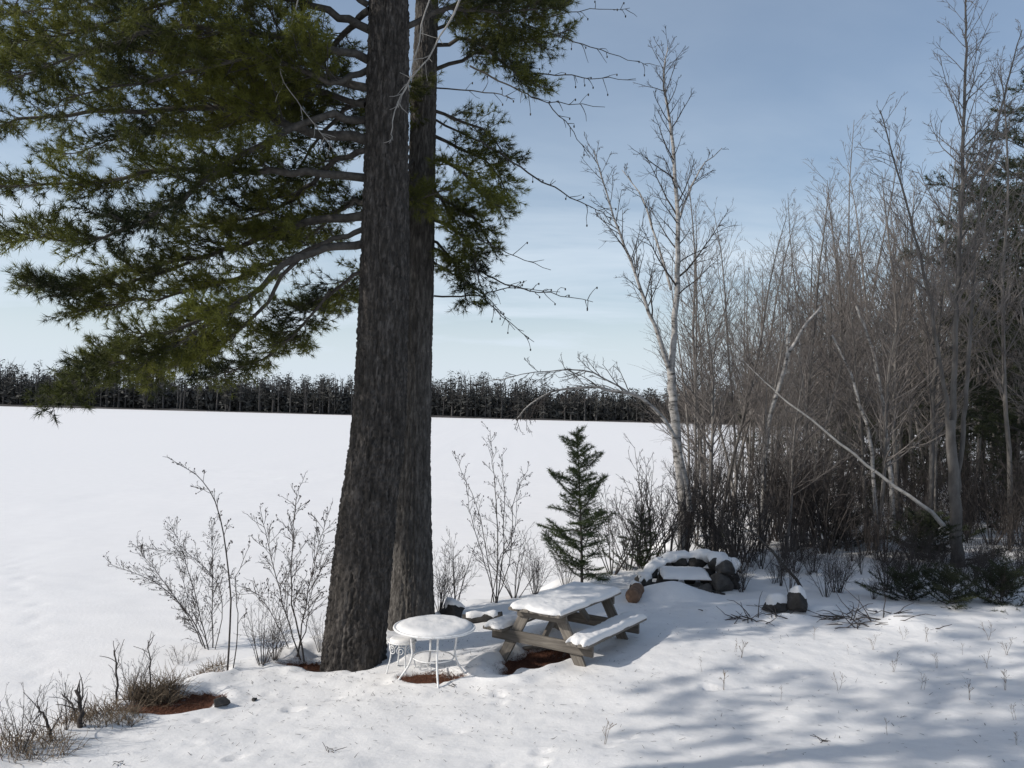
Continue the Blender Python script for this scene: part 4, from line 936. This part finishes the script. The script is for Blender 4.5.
for sg in (-1, 1):
    for j in range(2): board(pt, 'bench_plank', (sg * (0.60 + 0.146 * j - 0.073), -PL / 2, ZB), (sg * (0.60 + 0.146 * j - 0.073), PL / 2, ZB), 0.140, 0.038)
for e in (-1, 1):
    y = e * (PL / 2 - 0.24)
    for sg in (-1, 1): board(pt, 'leg', (sg * 0.62, y, -0.02), (sg * 0.22, y, ZT - 0.022), 0.14, 0.04, (0, 1, 0))
    board(pt, 'seat_beam', (-0.72, y + 0.042 * e, ZB - 0.092), (0.72, y + 0.042 * e, ZB - 0.092), 0.14, 0.04, (0, 1, 0))
    board(pt, 'top_cleat', (-0.35, y + 0.042 * e, ZT - 0.072), (0.35, y + 0.042 * e, ZT - 0.072), 0.10, 0.04, (0, 1, 0))
    board(pt, 'brace', (0.0, y - 0.03 * e, ZB - 0.07), (0.0, y - 0.42 * e, ZT - 0.03), 0.09, 0.038, (1, 0, 0))
snow_slab('snow_cap', pt, PL, 0.74, 0.058, Matrix.Translation((0, 0, ZT + 0.021)), 1, 16, 0.006, 90, 50)
for sg, t in ((-1, 0.05), (1, 0.065)): snow_slab('snow_cap', pt, PL - 0.02, 0.28, t, Matrix.Translation((sg * 0.60, 0, ZB + 0.021)), 2 + sg, 9, 0.004, 80, 30)
# a loose board under it, resting on the ground
q = hit(540, 650); zb = gz(q.x, q.y) + 0.03
lb = thing('loose_board', 'pale loose board lying on the red litter beneath the picnic table', 'board', (q.x, q.y, zb), None, 0.0)
board(lb, 'plank', (-0.30, -0.12, 0.0), (0.30, 0.16, 0.05), 0.12, 0.035)

# ------------------------------------------------------------------ round garden table and stool
rt = thing('garden_table', 'round white iron garden table on four splayed legs, snow on its top', 'table', (RT.x, RT.y, gz(RT.x, RT.y)), None, math.radians(14))
TZ, TR = 0.65, 0.475
def ring_pts(r, z, n=48): a = np.linspace(0, 2 * math.pi, n + 1); return np.stack([r * np.cos(a), r * np.sin(a), np.full(n + 1, z)], -1)
def disc(r, z0, z1, n=48):
    tb = TB(); tb.tube([(0, 0, z0), (0, 0, z1)], r, n, True); return tb
link('table_top', disc(TR, TZ - 0.006, TZ + 0.006).mesh('table_top', M['white_iron'], False), rt)
t1 = TB(); t1.tube(ring_pts(TR, TZ), 0.014, 8); link('rim', t1.mesh('rim', M['white_iron']), rt)
t1 = TB(); t1.tube(ring_pts(0.27, TZ - 0.025), 0.009, 6); t1.tube(ring_pts(0.24, 0.30), 0.008, 6); link('leg_ring', t1.mesh('leg_ring', M['white_iron']), rt)
for k in range(4):
    a = k * math.pi / 2; c, s = math.cos(a), math.sin(a); prof = [(0.28, TZ - 0.012), (0.265, 0.45), (0.255, 0.33), (0.30, 0.20), (0.40, 0.06), (0.46, -0.035)]
    t1 = TB(); t1.tube(bez([(r * c, r * s, z) for r, z in prof], 18), 0.0125, 8, True); link('leg', t1.mesh('leg', M['white_iron']), rt)
def snow_disc(parent, r, z, t, seed, nr=26, na=64):
    V = []; 
    for i in range(nr + 1):
        f = math.sin(i / nr * math.pi / 2)
        for j in range(na):
            a = 2 * math.pi * j / na; rr_ = r * f * (1 + 0.03 * float(vnoise(np.array(j / na * 10.0), np.array(seed + 0.5), 1, 10)))
            V.append((rr_ * math.cos(a), rr_ * math.sin(a), z + t * max(0, 1 - f ** 7) ** 0.5))
    V = np.array(V); V[:, 2] += 0.16 * t * fbm(V[:, 0] * 6 + seed, V[:, 1] * 6, seed, 3) * (V[:, 2] > z + 0.3 * t) - 0.18 * t * np.exp(-((V[:, 0] + .05) ** 2 + (V[:, 1] - .1) ** 2) / 0.006)
    idx = np.arange((nr + 1) * na).reshape(nr + 1, na); nx_ = np.roll(idx, -1, 1); F = np.stack([idx[:-1], idx[1:], nx_[1:], nx_[:-1]], -1).reshape(-1, 4)
    link('snow_cap', mesh_np('snow_cap', V, [F], M['snow']), parent)
snow_disc(rt, TR * 0.93, TZ + 0.005, 0.06, 4)
q = np.array(at(402, 655, RT.y + 0.30)); st_ = thing('wire_stool', 'small white wire stool with scrollwork, peeping out left of the round garden table', 'stool', (q[0], q[1], gz(q[0], q[1])), None, 0.4)
t1 = TB(); t1.tube(ring_pts(0.17, 0.36), 0.009, 6); t1.tube(ring_pts(0.11, 0.36), 0.006, 6); link('seat_rim', t1.mesh('seat_rim', M['white_iron']), st_)
link('seat', disc(0.165, 0.352, 0.358, 32).mesh('seat', M['white_iron'], False), st_)
for k in range(4):
    a = k * math.pi / 2; c, s = math.cos(a), math.sin(a); t1 = TB(); t1.tube(bez([(0.16 * c, 0.16 * s, 0.36), (0.14 * c, 0.14 * s, 0.2), (0.19 * c, 0.19 * s, -0.03)], 10), 0.009, 6, True); link('leg', t1.mesh('leg', M['white_iron']), st_)
    t1 = TB()
    for sg in (-1, 1):
        th = np.linspace(0, 3.6 * math.pi, 34); rad = 0.06 * (1 - th / (4.4 * math.pi)); b0 = a + math.pi / 4 + sg * 0.38
        t1.tube(np.stack([0.155 * np.cos(b0 + sg * rad * np.cos(th) / 0.155), 0.155 * np.sin(b0 + sg * rad * np.cos(th) / 0.155), 0.275 + rad * np.sin(th)], -1), 0.005, 5)
    link('scroll', t1.mesh('scroll', M['white_iron']), st_)
snow_disc(st_, 0.16, 0.362, 0.05, 6, 12, 32)

# ------------------------------------------------------------------ small things in the snow
def weed_mesh(seed, h):
    rng = np.random.default_rng(seed); tb = TB()
    for k in range(rng.integers(1, 4)):
        P = wander((rng.normal(0, .02), rng.normal(0, .02), -0.04), (rng.normal(0, .15), rng.normal(0, .15), 1), h * rng.uniform(0.6, 1), 5, rng, 0.08, 0); tb.tube(P, np.linspace(0.0035, 0.0018, 6), 4)
        for q_ in range(5):
            p, d_ = sample(P, rng.uniform(0.4, 1) * 0.99); tb.tube(wander(p, side_dir(d_, 0.7, rng.uniform(0, 6.28)), h * rng.uniform(0.1, 0.25), 2, rng, 0.1, 0), [0.002, 0.0016, 0.0035], 4)
    return tb.mesh('stalks', M['grass'])
WM = [weed_mesh(800 + k, 0.42) for k in range(6)]
rr = random.Random(4)
spots = [(925, 690), (940, 668), (732, 652), (744, 658), (727, 690), (884, 735), (1003, 690), (988, 668), (1018, 720), (960, 655), (870, 650), (905, 640), (850, 655), (815, 640), (990, 640), (1010, 655), (970, 700), (780, 700), (838, 690), (705, 672), (610, 745), (1015, 745), (930, 642), (892, 672)]
for px, py in spots:
    q = hit(px + rr.uniform(-4, 4), py); o = thing('weed_stalk', 'thin dry weed stalk poking up through the snow at the lower right', 'weed', q, 'dry weeds in the snow', rr.uniform(0, 6)); o.scale = (rr.uniform(0.4, 0.85),) * 3; link('stalks', WM[rr.randrange(6)], o)
for px, py, lab in ((455, 686, 'scrap of fallen twig at the near leg of the round table'), (120, 764, 'tiny twig scrap on the snow at the bottom left'), (330, 752, 'tiny dark twig scrap on the snow below the thick pine'), (825, 742, 'small dark sprig on the shaded snow at the bottom right')):
    q = hit(px, py); rng = np.random.default_rng(px); tb = TB()
    for k in range(6): tb.tube(wander((rng.normal(0, .03), rng.normal(0, .02), 0.006), (rng.normal(), rng.normal(), 0.25), rng.uniform(0.05, 0.12), 3, rng, 0.25, -0.03), [0.004, 0.003, 0.003, 0.002], 4)
    o = thing('twig_scrap', lab, 'twig', q, 'twig scraps on the snow'); link('twigs', tb.mesh('twigs', M['shrub']), o)
# needles, bark flakes and bits shed by the pines onto the snow
rs = np.random.RandomState(55); m = 2600
px_ = np.concatenate([rs.normal(PINE_A.x + 0.6, 1.7, m // 2), rs.uniform(-4.2, 7.5, m - m // 2)]); py_ = np.concatenate([rs.normal(PINE_A.y - 0.6, 1.3, m // 2), rs.uniform(6.0, 13.0, m - m // 2)])
B = np.stack([px_, py_, ground_z(px_, py_) + 0.004], -1); dv = rs.randn(m, 3) * (1, 1, 0.15); dv /= np.linalg.norm(dv, axis=1, keepdims=True); sv = np.cross(dv, (0, 0, 1.0)) * rs.uniform(0.0012, 0.004, (m, 1)); L = rs.uniform(0.015, 0.07, (m, 1))
keep = edge_dist(px_, py_) > 0
V = np.stack([B - sv, B + sv, B + dv * L + sv * 0.5 + (0, 0, 0.004), B + dv * L - sv * 0.5 + (0, 0, 0.004)], 1)[keep].reshape(-1, 3)
tag(link('fallen_needles', mesh_np('fallen_needles', V, [np.arange(len(V)).reshape(-1, 4)], M['shrub'], False)), kind='stuff')
# fallen dead branch and brush heap at the thicket edge
custom_tree('dead_branch', 'dark dead branch slanting down to the snow right of the fire pit', [([(806, 590), (780, 560), (755, 535), (733, 518)], hit(806, 592).y, hit(806, 592).y + .6, 0.03, 0.008, K(9, 0.15, 0.35, n2=3, n3=2))], M['limb_bark'], M['shrub'], 120, cat='branch')
for px, py, seed, lab in ((760, 618, 1, 'low heap of snowy twigs nearest the fire pit at the thicket edge'), (850, 618, 2, 'low heap of snowy twigs in the middle of the thicket edge'), (880, 622, 3, 'low heap of snowy twigs below the three-stemmed tree, rightmost')):
    q = hit(px, py); rng = np.random.default_rng(seed); tb = TB()
    for k in range(26):
        x, y = rng.normal(0, .3), rng.normal(0, .12); z = gz(q.x + x, q.y + y) - q.z
        tb.tube(wander((x, y, z), (rng.normal(), rng.normal() * .6, 0.3), rng.uniform(0.2, 0.6), 4, rng, 0.2, -0.05), np.linspace(0.008, 0.003, 5), 4)
    o = thing('brush_heap', lab, 'brush', q, 'brush heaps at the thicket edge'); link('sticks', tb.mesh('sticks', M['shrub']), o)['kind'] = 'stuff'
print('tris', sum(len(m.polygons) for m in bpy.data.meshes), 'objects', len(bpy.data.objects))
